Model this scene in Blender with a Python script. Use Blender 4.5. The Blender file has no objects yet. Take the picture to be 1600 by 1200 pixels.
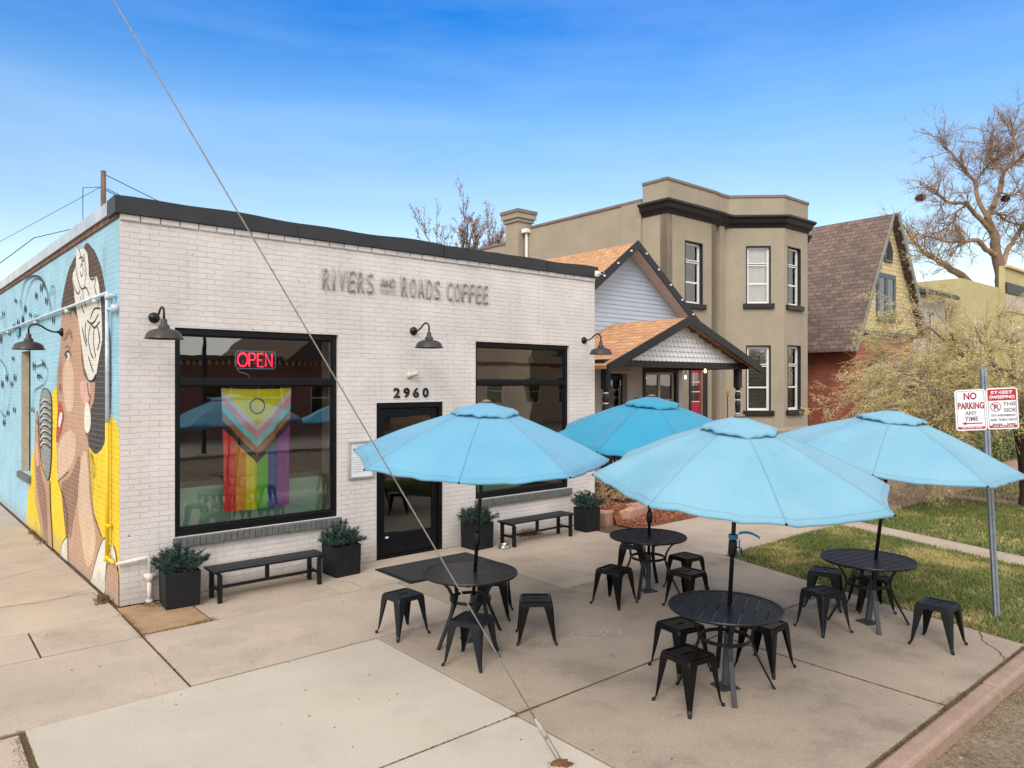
import bpy, bmesh, math, random
from mathutils import Vector, Matrix, noise
R = math.radians
SC = bpy.context.scene
COL = SC.collection
# ---------------------------------------------------------------- camera, sky, sun, exposure
FPX, EYE, HOR = 1130.0, 2.55, 598.0
cam_d = bpy.data.cameras.new('camera'); cam = bpy.data.objects.new('camera', cam_d); COL.objects.link(cam)
cam.location = (0, 0, EYE); cam.rotation_euler = (R(90), 0, 0)
cam_d.sensor_width = 36; cam_d.lens = 36 * FPX / 1600; cam_d.shift_y = -(600 - HOR) / 1600
cam_d.clip_start = .05; cam_d.clip_end = 1500
SC.camera = cam
SUN_EL, SUN_AZ = 39, 194          # azimuth: compass-like, clockwise from +Y; sun behind the camera's left shoulder
w = bpy.data.worlds.new('World'); SC.world = w; w.use_nodes = True
nt = w.node_tree; nt.nodes.clear()
def N(t, **k):
    n = nt.nodes.new(t)
    for a, b in k.items(): setattr(n, a, b)
    return n
out = N('ShaderNodeOutputWorld'); bg = N('ShaderNodeBackground'); nt.links.new(bg.outputs[0], out.inputs[0])
sky = N('ShaderNodeTexSky', sky_type='NISHITA'); sky.sun_disc = False
sky.sun_elevation = R(SUN_EL); sky.sun_rotation = R(SUN_AZ)
sky.air_density = 1.15; sky.dust_density = .35; sky.ozone_density = 3.0
hs = N('ShaderNodeHueSaturation'); hs.inputs['Saturation'].default_value = 1.25; hs.inputs['Value'].default_value = 1.48
nt.links.new(sky.outputs[0], hs.inputs['Color'])
# a thin bank of cloud overhead and behind the camera (the photograph's window panes mirror it); clear blue ahead
tc = N('ShaderNodeTexCoord'); sep = N('ShaderNodeSeparateXYZ'); nt.links.new(tc.outputs['Generated'], sep.inputs[0])
ns = N('ShaderNodeTexNoise'); ns.inputs['Scale'].default_value = 3.0; ns.inputs['Detail'].default_value = 8
nt.links.new(tc.outputs['Generated'], ns.inputs['Vector'])
m1 = N('ShaderNodeMath', operation='MULTIPLY_ADD'); nt.links.new(ns.outputs['Fac'], m1.inputs[0]); m1.inputs[1].default_value = .5
nt.links.new(sep.outputs['Y'], m1.inputs[2])
mr = N('ShaderNodeMapRange'); nt.links.new(m1.outputs[0], mr.inputs['Value'])
mr.inputs['From Min'].default_value = .85; mr.inputs['From Max'].default_value = .25
cloudcol = N('ShaderNodeMixRGB'); nt.links.new(ns.outputs['Fac'], cloudcol.inputs[0])
cloudcol.inputs[1].default_value = (6.0, 5.75, 5.4, 1); cloudcol.inputs[2].default_value = (8.8, 8.5, 8.1, 1)
# colour of the clear part: deeper towards the zenith, paler above the horizon
ramp = N('ShaderNodeValToRGB'); nt.links.new(sep.outputs['Z'], ramp.inputs[0])
cr = ramp.color_ramp
cr.elements[0].position = 0.0; cr.elements[0].color = (.80, .62, .54, 1)
cr.elements[1].position = .5; cr.elements[1].color = (.14, .46, .68, 1)
for p_, c_ in ((.12, (.86, .66, .55, 1)), (.25, (.84, .63, .55, 1)), (.335, (.72, .65, .63, 1)), (.455, (.095, .43, .66, 1))):
    e = cr.elements.new(p_); e.color = c_
mul = N('ShaderNodeMixRGB', blend_type='MULTIPLY'); mul.inputs[0].default_value = 1
nt.links.new(hs.outputs[0], mul.inputs[1]); nt.links.new(ramp.outputs[0], mul.inputs[2])
mp = N('ShaderNodeMapping'); mp.inputs['Scale'].default_value = (1.2, 1.2, 7); mp.inputs['Rotation'].default_value = (.12, .1, 0); nt.links.new(tc.outputs['Generated'], mp.inputs[0])
n2 = N('ShaderNodeTexNoise'); n2.inputs['Scale'].default_value = 2.2; n2.inputs['Detail'].default_value = 7; n2.inputs['Roughness'].default_value = .6; nt.links.new(mp.outputs[0], n2.inputs['Vector'])
r2 = N('ShaderNodeMapRange'); nt.links.new(n2.outputs['Fac'], r2.inputs['Value']); r2.inputs['From Min'].default_value = .42; r2.inputs['From Max'].default_value = .75; r2.inputs['To Max'].default_value = .11
hz = N('ShaderNodeMixRGB'); nt.links.new(r2.outputs[0], hz.inputs[0]); nt.links.new(mul.outputs[0], hz.inputs[1]); hz.inputs[2].default_value = (4.4, 5.2, 6.2, 1)
mx = N('ShaderNodeMixRGB'); nt.links.new(mr.outputs[0], mx.inputs[0])
nt.links.new(hz.outputs[0], mx.inputs[1]); nt.links.new(cloudcol.outputs[0], mx.inputs[2])
nt.links.new(mx.outputs[0], bg.inputs[0]); bg.inputs[1].default_value = .12
sd_ = bpy.data.lights.new('sun', 'SUN'); sun = bpy.data.objects.new('sun', sd_); COL.objects.link(sun)
sd_.energy = 1.35; sd_.angle = R(30); sd_.color = (1, .95, .895)
az = R(SUN_AZ); dv = Vector((math.sin(az) * math.cos(R(SUN_EL)), math.cos(az) * math.cos(R(SUN_EL)), math.sin(R(SUN_EL))))
sun.rotation_euler = dv.to_track_quat('Z', 'Y').to_euler()
SC.view_settings.view_transform = 'Standard'; SC.view_settings.look = 'None'
SC.view_settings.exposure = 0.90; SC.view_settings.gamma = 1
SC.render.engine = 'CYCLES'
# ---------------------------------------------------------------- frames
# street frame: s runs along the shop front, y_in runs away from the street, origin at the shop's near corner
ANG = math.atan(1330 / FPX)
U = Vector((math.sin(ANG), math.cos(ANG), 0)); NV = Vector((U.y, -U.x, 0))      # NV points to the street
CORNER = Vector(((187 - 800) / FPX * FPX * EYE / 350, FPX * EYE / 350, 0))
ROT = math.atan2(U.y, U.x)
def W(s, d, z=0): return CORNER + U * s + NV * d + Vector((0, 0, z))
STREET = Matrix.Translation(CORNER) @ Matrix.Rotation(ROT, 4, 'Z')              # local (s, y_in, z)
WALLDIR = Vector((-1012 / FPX, 1, 0)).normalized()                              # the painted side wall
# ---------------------------------------------------------------- mesh builder
class MB:
    def __init__(s): s.v = []; s.f = []; s.m = []; s.cur = 0
    def add(s, vs, fs):
        o = len(s.v); s.v += [tuple(v) for v in vs]
        for f in fs: s.f.append(tuple(i + o for i in f)); s.m.append(s.cur)
    def box(s, x0, x1, y0, y1, z0, z1, M=None):
        vs = [(x, y, z) for x in (x0, x1) for y in (y0, y1) for z in (z0, z1)]
        if M: vs = [M @ Vector(v) for v in vs]
        s.add(vs, [(0, 1, 3, 2), (4, 6, 7, 5), (0, 4, 5, 1), (2, 3, 7, 6), (0, 2, 6, 4), (1, 5, 7, 3)])
    def quad(s, a, b, c, d): s.add([a, b, c, d], [(0, 1, 2, 3)])
    def tube(s, pts, r, n=8, caps=True, closed=False):
        pts = [Vector(p) for p in pts]; k = len(pts)
        rr = r if isinstance(r, (list, tuple)) else [r] * k
        vs = []; fs = []
        ref = None
        for i, p in enumerate(pts):
            if closed: t = (pts[(i + 1) % k] - pts[i - 1])
            else: t = pts[min(i + 1, k - 1)] - pts[max(i - 1, 0)]
            if t.length < 1e-9: t = Vector((0, 0, 1))
            t.normalize()
            if ref is None:
                ref = Vector((0, 0, 1)) if abs(t.z) < .9 else Vector((1, 0, 0))
                ref = (ref - t * ref.dot(t)).normalized()
            else:
                ref = (ref - t * ref.dot(t))
                if ref.length < 1e-6: ref = t.orthogonal()
                ref.normalize()
            b = t.cross(ref)
            for j in range(n):
                a = 2 * math.pi * j / n
                vs.append(p + (ref * math.cos(a) + b * math.sin(a)) * rr[i])
        for i in range(k if closed else k - 1):
            for j in range(n):
                a = i * n + j; b_ = i * n + (j + 1) % n; c = ((i + 1) % k) * n + (j + 1) % n; d = ((i + 1) % k) * n + j
                fs.append((a, b_, c, d))
        if caps and not closed:
            fs.append(tuple(reversed(range(n)))); fs.append(tuple((k - 1) * n + j for j in range(n)))
        s.add(vs, fs)
    def lathe(s, prof, n=24, M=None, cx=0, cy=0):
        vs = []; fs = []; k = len(prof)
        for (r, z) in prof:
            for j in range(n):
                a = 2 * math.pi * j / n; v = Vector((cx + r * math.cos(a), cy + r * math.sin(a), z))
                vs.append(M @ v if M else v)
        for i in range(k - 1):
            for j in range(n): fs.append((i * n + j, i * n + (j + 1) % n, (i + 1) * n + (j + 1) % n, (i + 1) * n + j))
        fs.append(tuple(reversed(range(n)))); fs.append(tuple((k - 1) * n + j for j in range(n)))
        s.add(vs, fs)
    def prism(s, poly, z0, z1, M=None):
        k = len(poly); vs = [Vector((p[0], p[1], z0)) for p in poly] + [Vector((p[0], p[1], z1)) for p in poly]
        if M: vs = [M @ v for v in vs]
        fs = [tuple(reversed(range(k))), tuple(range(k, 2 * k))]
        for i in range(k): fs.append((i, (i + 1) % k, k + (i + 1) % k, k + i))
        s.add(vs, fs)
    def build(s, name, mats, parent=None, smooth=False, bevel=0, M=None):
        me = bpy.data.meshes.new(name); me.from_pydata(s.v, [], s.f)
        if not isinstance(mats, (list, tuple)): mats = [mats]
        for m in mats: me.materials.append(m)
        if len(mats) > 1: me.polygons.foreach_set('material_index', s.m)
        if smooth: me.polygons.foreach_set('use_smooth', [True] * len(me.polygons))
        me.update()
        o = bpy.data.objects.new(name, me); COL.objects.link(o)
        if parent: o.parent = parent
        if M: o.matrix_local = M
        if bevel:
            b = o.modifiers.new('bevel', 'BEVEL'); b.width = bevel; b.segments = 2; b.limit_method = 'ANGLE'; b.angle_limit = R(40)
        return o
FRONT = Matrix(((1, 0, 0, 0), (0, 0, 1, 0), (0, 1, 0, 0), (0, 0, 0, 1)))    # prism poly (x, z) extruded along y
def tag(o, label=None, cat=None, group=None, kind=None):
    if label: o['label'] = label
    if cat: o['category'] = cat
    if group: o['group'] = group
    if kind: o['kind'] = kind
    return o
def thing(name, label, cat, M, group=None):
    o = bpy.data.objects.new(name, None); COL.objects.link(o); o.matrix_world = M; o.empty_display_size = .2
    return tag(o, label, cat, group)
def at(x, y, z=0, rz=0): return Matrix.Translation((x, y, z)) @ Matrix.Rotation(rz, 4, 'Z')
def copy_tree(o, parent=None):
    c = o.copy(); COL.objects.link(c)
    if parent: c.parent = parent; c.matrix_parent_inverse = o.matrix_parent_inverse.copy()
    for ch in [k for k in COL.objects if k.parent == o]: copy_tree(ch, c)
    return c
# ---------------------------------------------------------------- materials
def nodes(name):
    m = bpy.data.materials.new(name); m.use_nodes = True; t = m.node_tree
    return m, t, t.nodes['Principled BSDF']
def c4(c): return (c[0], c[1], c[2], 1)
def rgb(r, g, b):   # display value to linear
    return tuple(((v / 255) / 12.92 if v / 255 <= .04045 else ((v / 255 + .055) / 1.055) ** 2.4) for v in (r, g, b))
def mat(name, col, rough=.6, var=.12, scale=5, bump=0, bscale=60, metal=0, col2=None, fine=0, spec=.4, stretch=None, detail=5, stain=0, sheen=0):
    m, t, b = nodes(name)
    b.inputs['Roughness'].default_value = rough; b.inputs['Metallic'].default_value = metal
    b.inputs['Specular IOR Level'].default_value = spec
    tc = t.nodes.new('ShaderNodeTexCoord'); src = tc.outputs['Object']
    if stretch:
        mp = t.nodes.new('ShaderNodeMapping'); mp.inputs['Scale'].default_value = stretch; t.links.new(src, mp.inputs[0]); src = mp.outputs[0]
    n = t.nodes.new('ShaderNodeTexNoise'); n.inputs['Scale'].default_value = scale; n.inputs['Detail'].default_value = detail
    n.inputs['Roughness'].default_value = .62
    t.links.new(src, n.inputs['Vector'])
    r = t.nodes.new('ShaderNodeMapRange'); r.inputs['From Min'].default_value = .32; r.inputs['From Max'].default_value = .68
    t.links.new(n.outputs['Fac'], r.inputs['Value'])
    mx = t.nodes.new('ShaderNodeMixRGB'); t.links.new(r.outputs[0], mx.inputs[0])
    a = tuple(min(1, v * (1 + var)) for v in col); d = tuple(v * (1 - var) for v in col) if col2 is None else col2
    if col2 is not None: a = col
    mx.inputs[1].default_value = c4(a); mx.inputs[2].default_value = c4(d); res = mx.outputs[0]
    if fine:
        n3 = t.nodes.new('ShaderNodeTexNoise'); n3.inputs['Scale'].default_value = scale * (48 if stain else 14); n3.inputs['Detail'].default_value = 3
        t.links.new(src, n3.inputs['Vector'])
        r3 = t.nodes.new('ShaderNodeMapRange'); r3.inputs['From Min'].default_value = .3; r3.inputs['From Max'].default_value = .7
        r3.inputs['To Min'].default_value = 1 - fine; r3.inputs['To Max'].default_value = 1 + fine
        t.links.new(n3.outputs['Fac'], r3.inputs['Value'])
        mm = t.nodes.new('ShaderNodeVectorMath'); mm.operation = 'SCALE'; t.links.new(res, mm.inputs[0]); t.links.new(r3.outputs[0], mm.inputs['Scale'])
        res = mm.outputs[0]
    if stain:      # old spills, gum spots and tyre-grey patches, each with its own outline
        for (sc_, lo, hi, k_) in ((.9, .53, .60, 1 - stain), (2.7, .60, .66, 1 - stain * .7), (9.0, .70, .73, 1 - stain * 1.3), (3.3, .345, .31, 1 + stain * .5)):
            n4 = t.nodes.new('ShaderNodeTexNoise'); n4.inputs['Scale'].default_value = sc_; n4.inputs['Detail'].default_value = 6; n4.inputs['Roughness'].default_value = .68; t.links.new(src, n4.inputs['Vector'])
            r4 = t.nodes.new('ShaderNodeMapRange'); r4.inputs['From Min'].default_value = lo; r4.inputs['From Max'].default_value = hi; r4.inputs['To Min'].default_value = 1; r4.inputs['To Max'].default_value = k_; t.links.new(n4.outputs['Fac'], r4.inputs['Value'])
            m5 = t.nodes.new('ShaderNodeVectorMath'); m5.operation = 'SCALE'; t.links.new(res, m5.inputs[0]); t.links.new(r4.outputs[0], m5.inputs['Scale']); res = m5.outputs[0]
    if sheen: b.inputs['Sheen Weight'].default_value = sheen; b.inputs['Sheen Roughness'].default_value = .55
    t.links.new(res, b.inputs['Base Color'])
    if bump:
        n2 = t.nodes.new('ShaderNodeTexNoise'); n2.inputs['Scale'].default_value = bscale; n2.inputs['Detail'].default_value = 4
        t.links.new(src, n2.inputs['Vector'])
        bp = t.nodes.new('ShaderNodeBump'); bp.inputs['Strength'].default_value = bump; bp.inputs['Distance'].default_value = .01
        t.links.new(n2.outputs['Fac'], bp.inputs['Height']); t.links.new(bp.outputs[0], b.inputs['Normal'])
    return m
def brickmat(name, col, col2, mortar, bump=.6, rough=.75, chips=0, bw=.212, bh=.066, ms=.010, blotch=.1, wear=None):
    """courses follow the object's own x+y (one of them is constant on every wall) and z"""
    m, t, b = nodes(name); L = t.links.new
    b.inputs['Roughness'].default_value = rough; b.inputs['Specular IOR Level'].default_value = .3
    tc = t.nodes.new('ShaderNodeTexCoord'); sp = t.nodes.new('ShaderNodeSeparateXYZ'); L(tc.outputs['Object'], sp.inputs[0])
    ad = t.nodes.new('ShaderNodeMath'); ad.operation = 'ADD'; L(sp.outputs[0], ad.inputs[0]); L(sp.outputs[1], ad.inputs[1])
    # slight waviness of the courses
    nw = t.nodes.new('ShaderNodeTexNoise'); nw.inputs['Scale'].default_value = 2.2; nw.inputs['Detail'].default_value = 2; L(tc.outputs['Object'], nw.inputs['Vector'])
    wz = t.nodes.new('ShaderNodeMath'); wz.operation = 'MULTIPLY_ADD'; L(nw.outputs['Fac'], wz.inputs[0]); wz.inputs[1].default_value = bh * .35; L(sp.outputs[2], wz.inputs[2])
    cb = t.nodes.new('ShaderNodeCombineXYZ'); L(ad.outputs[0], cb.inputs[0]); L(wz.outputs[0], cb.inputs[1])
    br = t.nodes.new('ShaderNodeTexBrick'); L(cb.outputs[0], br.inputs['Vector'])
    br.inputs['Scale'].default_value = 1; br.inputs['Brick Width'].default_value = bw; br.inputs['Row Height'].default_value = bh
    br.inputs['Mortar Size'].default_value = ms; br.inputs['Mortar Smooth'].default_value = .5
    br.inputs['Color1'].default_value = c4(col); br.inputs['Color2'].default_value = c4(col2); br.inputs['Mortar'].default_value = c4(mortar)
    n = t.nodes.new('ShaderNodeTexNoise'); n.inputs['Scale'].default_value = 1.3; n.inputs['Detail'].default_value = 7; L(tc.outputs['Object'], n.inputs['Vector'])
    r = t.nodes.new('ShaderNodeMapRange'); r.inputs['From Min'].default_value = .3; r.inputs['From Max'].default_value = .7
    r.inputs['To Min'].default_value = 1 - blotch; r.inputs['To Max'].default_value = 1 + blotch * .5; L(n.outputs['Fac'], r.inputs['Value'])
    # paint bridges the joints here and there
    nj = t.nodes.new('ShaderNodeTexNoise'); nj.inputs['Scale'].default_value = 3.5; nj.inputs['Detail'].default_value = 6; L(tc.outputs['Object'], nj.inputs['Vector'])
    rj = t.nodes.new('ShaderNodeMapRange'); rj.inputs['From Min'].default_value = .40; rj.inputs['From Max'].default_value = .62; rj.inputs['To Max'].default_value = .9 if chips else .35; L(nj.outputs['Fac'], rj.inputs['Value'])
    mj = t.nodes.new('ShaderNodeMixRGB'); L(rj.outputs[0], mj.inputs[0]); L(br.outputs['Color'], mj.inputs[1]); mj.inputs[2].default_value = c4(col)
    sc = t.nodes.new('ShaderNodeVectorMath'); sc.operation = 'SCALE'; L(mj.outputs[0], sc.inputs[0]); L(r.outputs[0], sc.inputs['Scale'])
    res = sc.outputs[0]
    # rain streaks: long upright marks
    mps = t.nodes.new('ShaderNodeMapping'); mps.inputs['Scale'].default_value = (5, 5, .55); L(tc.outputs['Object'], mps.inputs[0])
    ns_ = t.nodes.new('ShaderNodeTexNoise'); ns_.inputs['Scale'].default_value = 1.6; ns_.inputs['Detail'].default_value = 6; L(mps.outputs[0], ns_.inputs['Vector'])
    rs_ = t.nodes.new('ShaderNodeMapRange'); rs_.inputs['From Min'].default_value = .54; rs_.inputs['From Max'].default_value = .72; rs_.inputs['To Min'].default_value = 1; rs_.inputs['To Max'].default_value = .93 if chips else .86; L(ns_.outputs['Fac'], rs_.inputs['Value'])
    sv_ = t.nodes.new('ShaderNodeVectorMath'); sv_.operation = 'SCALE'; L(res, sv_.inputs[0]); L(rs_.outputs[0], sv_.inputs['Scale']); res = sv_.outputs[0]
    # splashed dirt low on the wall, with a ragged upper edge
    ds = t.nodes.new('ShaderNodeMath'); ds.operation = 'MULTIPLY_ADD'; L(nj.outputs['Fac'], ds.inputs[0]); ds.inputs[1].default_value = -.9; L(sp.outputs[2], ds.inputs[2])
    rd_ = t.nodes.new('ShaderNodeMapRange'); rd_.inputs['From Min'].default_value = -.38; rd_.inputs['From Max'].default_value = -.16; rd_.inputs['To Min'].default_value = .45; rd_.inputs['To Max'].default_value = 0; L(ds.outputs[0], rd_.inputs['Value'])
    md_ = t.nodes.new('ShaderNodeMixRGB'); L(rd_.outputs[0], md_.inputs[0]); L(res, md_.inputs[1]); md_.inputs[2].default_value = (.34, .28, .22, 1); res = md_.outputs[0]
    if chips:
        v = t.nodes.new('ShaderNodeTexNoise'); v.inputs['Scale'].default_value = 16; v.inputs['Detail'].default_value = 3; L(tc.outputs['Object'], v.inputs['Vector'])
        th = t.nodes.new('ShaderNodeMapRange'); th.inputs['From Min'].default_value = chips; th.inputs['From Max'].default_value = chips + .025
        L(v.outputs['Fac'], th.inputs['Value'])
        mx = t.nodes.new('ShaderNodeMixRGB'); L(th.outputs[0], mx.inputs[0]); L(res, mx.inputs[1]); mx.inputs[2].default_value = c4(wear or (.12, .08, .06)); res = mx.outputs[0]
    L(res, b.inputs['Base Color'])
    n2 = t.nodes.new('ShaderNodeTexNoise'); n2.inputs['Scale'].default_value = 34; n2.inputs['Detail'].default_value = 6; L(tc.outputs['Object'], n2.inputs['Vector'])
    inv = t.nodes.new('ShaderNodeMath'); inv.operation = 'MULTIPLY_ADD'; L(br.outputs['Fac'], inv.inputs[0]); inv.inputs[1].default_value = -1.0
    L(n2.outputs['Fac'], inv.inputs[2])
    bp = t.nodes.new('ShaderNodeBump'); bp.inputs['Strength'].default_value = bump; bp.inputs['Distance'].default_value = .008
    L(inv.outputs[0], bp.inputs['Height']); L(bp.outputs[0], b.inputs['Normal'])
    return m
def emis(name, col, st):
    m, t, b = nodes(name); b.inputs['Base Color'].default_value = c4(col); b.inputs['Emission Color'].default_value = c4(col); b.inputs['Emission Strength'].default_value = st
    return m
def glassmat(name, refl=.25, tint=(.75, .8, .78)):
    m = bpy.data.materials.new(name); m.use_nodes = True; t = m.node_tree; t.nodes.clear()
    o = t.nodes.new('ShaderNodeOutputMaterial'); mix = t.nodes.new('ShaderNodeMixShader'); tr = t.nodes.new('ShaderNodeBsdfTransparent'); gl = t.nodes.new('ShaderNodeBsdfGlossy')
    tr.inputs[0].default_value = c4(tint); gl.inputs['Roughness'].default_value = .01; gl.inputs['Color'].default_value = (.95, .95, .95, 1)
    fr = t.nodes.new('ShaderNodeFresnel'); fr.inputs[0].default_value = 1.5
    ma = t.nodes.new('ShaderNodeMath'); ma.operation = 'ADD'; ma.use_clamp = True; t.links.new(fr.outputs[0], ma.inputs[0]); ma.inputs[1].default_value = refl
    # old glass ripples a little
    tc = t.nodes.new('ShaderNodeTexCoord'); n = t.nodes.new('ShaderNodeTexNoise'); n.inputs['Scale'].default_value = 1.7; t.links.new(tc.outputs['Object'], n.inputs['Vector'])
    bp = t.nodes.new('ShaderNodeBump'); bp.inputs['Strength'].default_value = .02; bp.inputs['Distance'].default_value = .05
    t.links.new(n.outputs['Fac'], bp.inputs['Height']); t.links.new(bp.outputs[0], gl.inputs['Normal'])
    t.links.new(ma.outputs[0], mix.inputs[0]); t.links.new(tr.outputs[0], mix.inputs[1]); t.links.new(gl.outputs[0], mix.inputs[2]); t.links.new(mix.outputs[0], o.inputs[0])
    return m
WHITE = (.60, .572, .565)
M_ = {}
M_['white_brick'] = brickmat('white painted brick', WHITE, (.58, .548, .54), (.49, .455, .44), bump=.65, chips=.715, wear=(.25, .2, .17), blotch=.12, ms=.006)
M_['black'] = mat('black frame paint', (.0045, .005, .007), .35, .2, 8, .05, 90, spec=.25)
M_['fascia'] = mat('charcoal metal fascia', (.016, .0165, .021), .5, .25, 3, .15, 30)
M_['galv'] = mat('silver flashing', (.5, .52, .55), .35, .2, 2, .1, 20, metal=.5)
M_['rust'] = mat('rusty timber strip', (.16, .08, .05), .8, .5, 6, .3, 40)
M_['sillgrey'] = mat('grey painted brick sill', (.115, .12, .118), .7, .2, 12, .5, 60)
M_['tan'] = mat('tan reveal', (.42, .36, .27), .8, .15, 6, .3, 50)
M_['concrete'] = mat('concrete', (.435, .355, .282), .85, .16, 1.1, .03, 140, fine=.10, col2=(.355, .295, .24), stain=.10)
M_['concrete_b'] = mat('concrete greyer', (.345, .280, .218), .85, .16, .9, .03, 140, fine=.12, col2=(.25, .203, .163), stain=.14)
M_['concrete_c'] = mat('concrete warmer', (.435, .355, .28), .85, .16, 1.5, .03, 140, fine=.1, col2=(.35, .285, .225), stain=.11)
M_['newcon'] = mat('new pale concrete', (.445, .40, .335), .85, .1, 1.3, .03, 150, fine=.07, col2=(.40, .355, .295), stain=.06)
M_['sandstone'] = mat('pink flagstone', (.37, .23, .17), .85, .16, 1.6, .3, 60, fine=.1, col2=(.28, .175, .13))
M_['soil'] = mat('soil', (.11, .066, .038), .95, .4, 9, .8, 60, fine=.35)
M_['asphalt'] = mat('dusty asphalt', (.21, .165, .115), .9, .25, 2.2, .7, 90, fine=.4, col2=(.12, .088, .06))
M_['turf'] = mat('turf base', (.13, .125, .045), .95, .3, 2.2, .9, 50, fine=.3, col2=(.26, .2, .09))
M_['mulch'] = mat('red mulch', (.24, .075, .035), .95, .4, 14, 1, 50, fine=.5, col2=(.09, .03, .016))
M_['rock'] = mat('red sandstone rock', (.46, .27, .2), .9, .25, 3, 1, 14, fine=.15, col2=(.3, .17, .125))
M_['furn'] = mat('charcoal furniture paint', (.0065, .008, .011), .36, .2, 9, .04, 120, spec=.28)
M_['stool'] = mat('glossy black steel', (.0022, .0023, .0027), .26, .3, 9, .02, 80, spec=.22)
M_['stool2'] = mat('matt charcoal steel', (.0075, .009, .012), .42, .3, 9, .03, 80, spec=.25)
M_['pot'] = mat('dark fibreclay pot', (.010, .011, .0145), .6, .2, 7, .15, 60, spec=.25)
M_['leaf'] = mat('blue green needles', (.035, .075, .052), .7, .3, 12, col2=(.02, .045, .035))
M_['stem'] = mat('brown stem', (.09, .055, .035), .9, .3, 12, .5, 60)
M_['steel'] = mat('brushed steel', (.55, .55, .55), .3, .1, 12, metal=1)
M_['galvpost'] = mat('galvanised post', (.24, .28, .32), .5, .2, 14, .1, 60, metal=.4)
M_['glass'] = glassmat('window glass', .075, (.97, .98, .975))
M_['glassdark'] = glassmat('dark window glass', .1, (.5, .52, .52))
M_['white'] = mat('white paint', (.72, .72, .70), .45, .05, 6)
M_['paper'] = mat('paper', (.62, .66, .7), .6, .04, 9)
M_['beige'] = mat('beige stucco', (.335, .29, .222), .9, .1, 1.2, .9, 22, fine=.08, col2=(.285, .245, .187), stain=.05)
M_['beigecap'] = mat('brown metal coping', (.17, .135, .115), .6, .1, 4)
M_['blueclap'] = mat('blue grey clapboard', (.37, .435, .54), .7, .05, 3, .1, 60)
M_['greyclap'] = mat('pale grey clapboard', (.5, .46, .44), .7, .05, 3, .1, 60)
M_['trimpink'] = mat('taupe soffit', (.50, .41, .38), .7, .06, 4)
M_['trimblack'] = mat('black trim paint', (.0115, .011, .0135), .5, .2, 6)
M_['curtain'] = mat('white curtain', (.5, .5, .49), .9, .12, 9, .3, 30, stretch=(6, 6, .4))
M_['dark'] = mat('dark room', (.03, .028, .027), .9, .3, 3)
M_['reddoor'] = mat('red door paint', (.42, .018, .035), .45, .1, 6)
M_['redbrick'] = brickmat('red brick', (.36, .095, .055), (.29, .075, .045), (.3, .17, .13), bump=.6, blotch=.2)
M_['brownbrick'] = brickmat('brown brick', (.32, .13, .085), (.26, .11, .07), (.16, .1, .08), bump=.6, blotch=.2)
M_['yellow'] = mat('butter yellow shingle', (.55, .42, .2), .8, .1, 3, .2, 40)
M_['yellow2'] = mat('mustard stucco', (.42, .37, .19), .8, .1, 2, .2, 40)
M_['tanhouse'] = mat('tan stucco', (.72, .52, .30), .85, .1, 2, .3, 40)
M_['green'] = mat('green painted ledge', (.33, .58, .45), .55, .1, 3)
M_['slate'] = mat('slate window trim', (.075, .1, .12), .55, .1, 4)
M_['fence'] = mat('weathered white timber', (.42, .38, .34), .8, .2, 6)
M_['wood'] = mat('pole timber', (.14, .09, .06), .9, .3, 4, .5, 40, stretch=(6, 6, .6))
M_['bark'] = mat('grey brown bark', (.17, .12, .085), .95, .35, 5, 1, 22, stretch=(3, 3, .7))
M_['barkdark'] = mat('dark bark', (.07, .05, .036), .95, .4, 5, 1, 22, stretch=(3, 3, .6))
M_['twig'] = mat('pale twig', (.36, .28, .19), .9, .3, 4)
M_['bud'] = mat('yellow green bud', (.64, .57, .15), .7, .3, 2.5, col2=(.46, .42, .10))
M_['deadleaf'] = mat('rusty leaf', (.3, .13, .08), .8, .3, 5)
M_['hedge'] = mat('hedge leaf', (.075, .11, .03), .7, .4, 6, col2=(.035, .055, .018))
M_['canopy'] = []
def canopymat(name, col, col2):
    m = mat(name, col, .8, .1, 1.8, .16, 90, col2=col2, fine=.04, spec=.2, stain=.03, sheen=.25); t = m.node_tree; b = t.nodes['Principled BSDF']
    o = t.nodes['Material Output']; tl = t.nodes.new('ShaderNodeBsdfTranslucent'); tl.inputs[0].default_value = c4(col2)
    mix = t.nodes.new('ShaderNodeMixShader'); mix.inputs[0].default_value = .38
    t.links.new(b.outputs[0], mix.inputs[1]); t.links.new(tl.outputs[0], mix.inputs[2]); t.links.new(mix.outputs[0], o.inputs[0])
    return m
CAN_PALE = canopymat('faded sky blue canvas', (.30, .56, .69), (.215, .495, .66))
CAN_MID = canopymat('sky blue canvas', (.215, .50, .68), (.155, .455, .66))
CAN_DEEP = canopymat('deep sky blue canvas', (.045, .38, .58), (.035, .35, .56))

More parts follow.
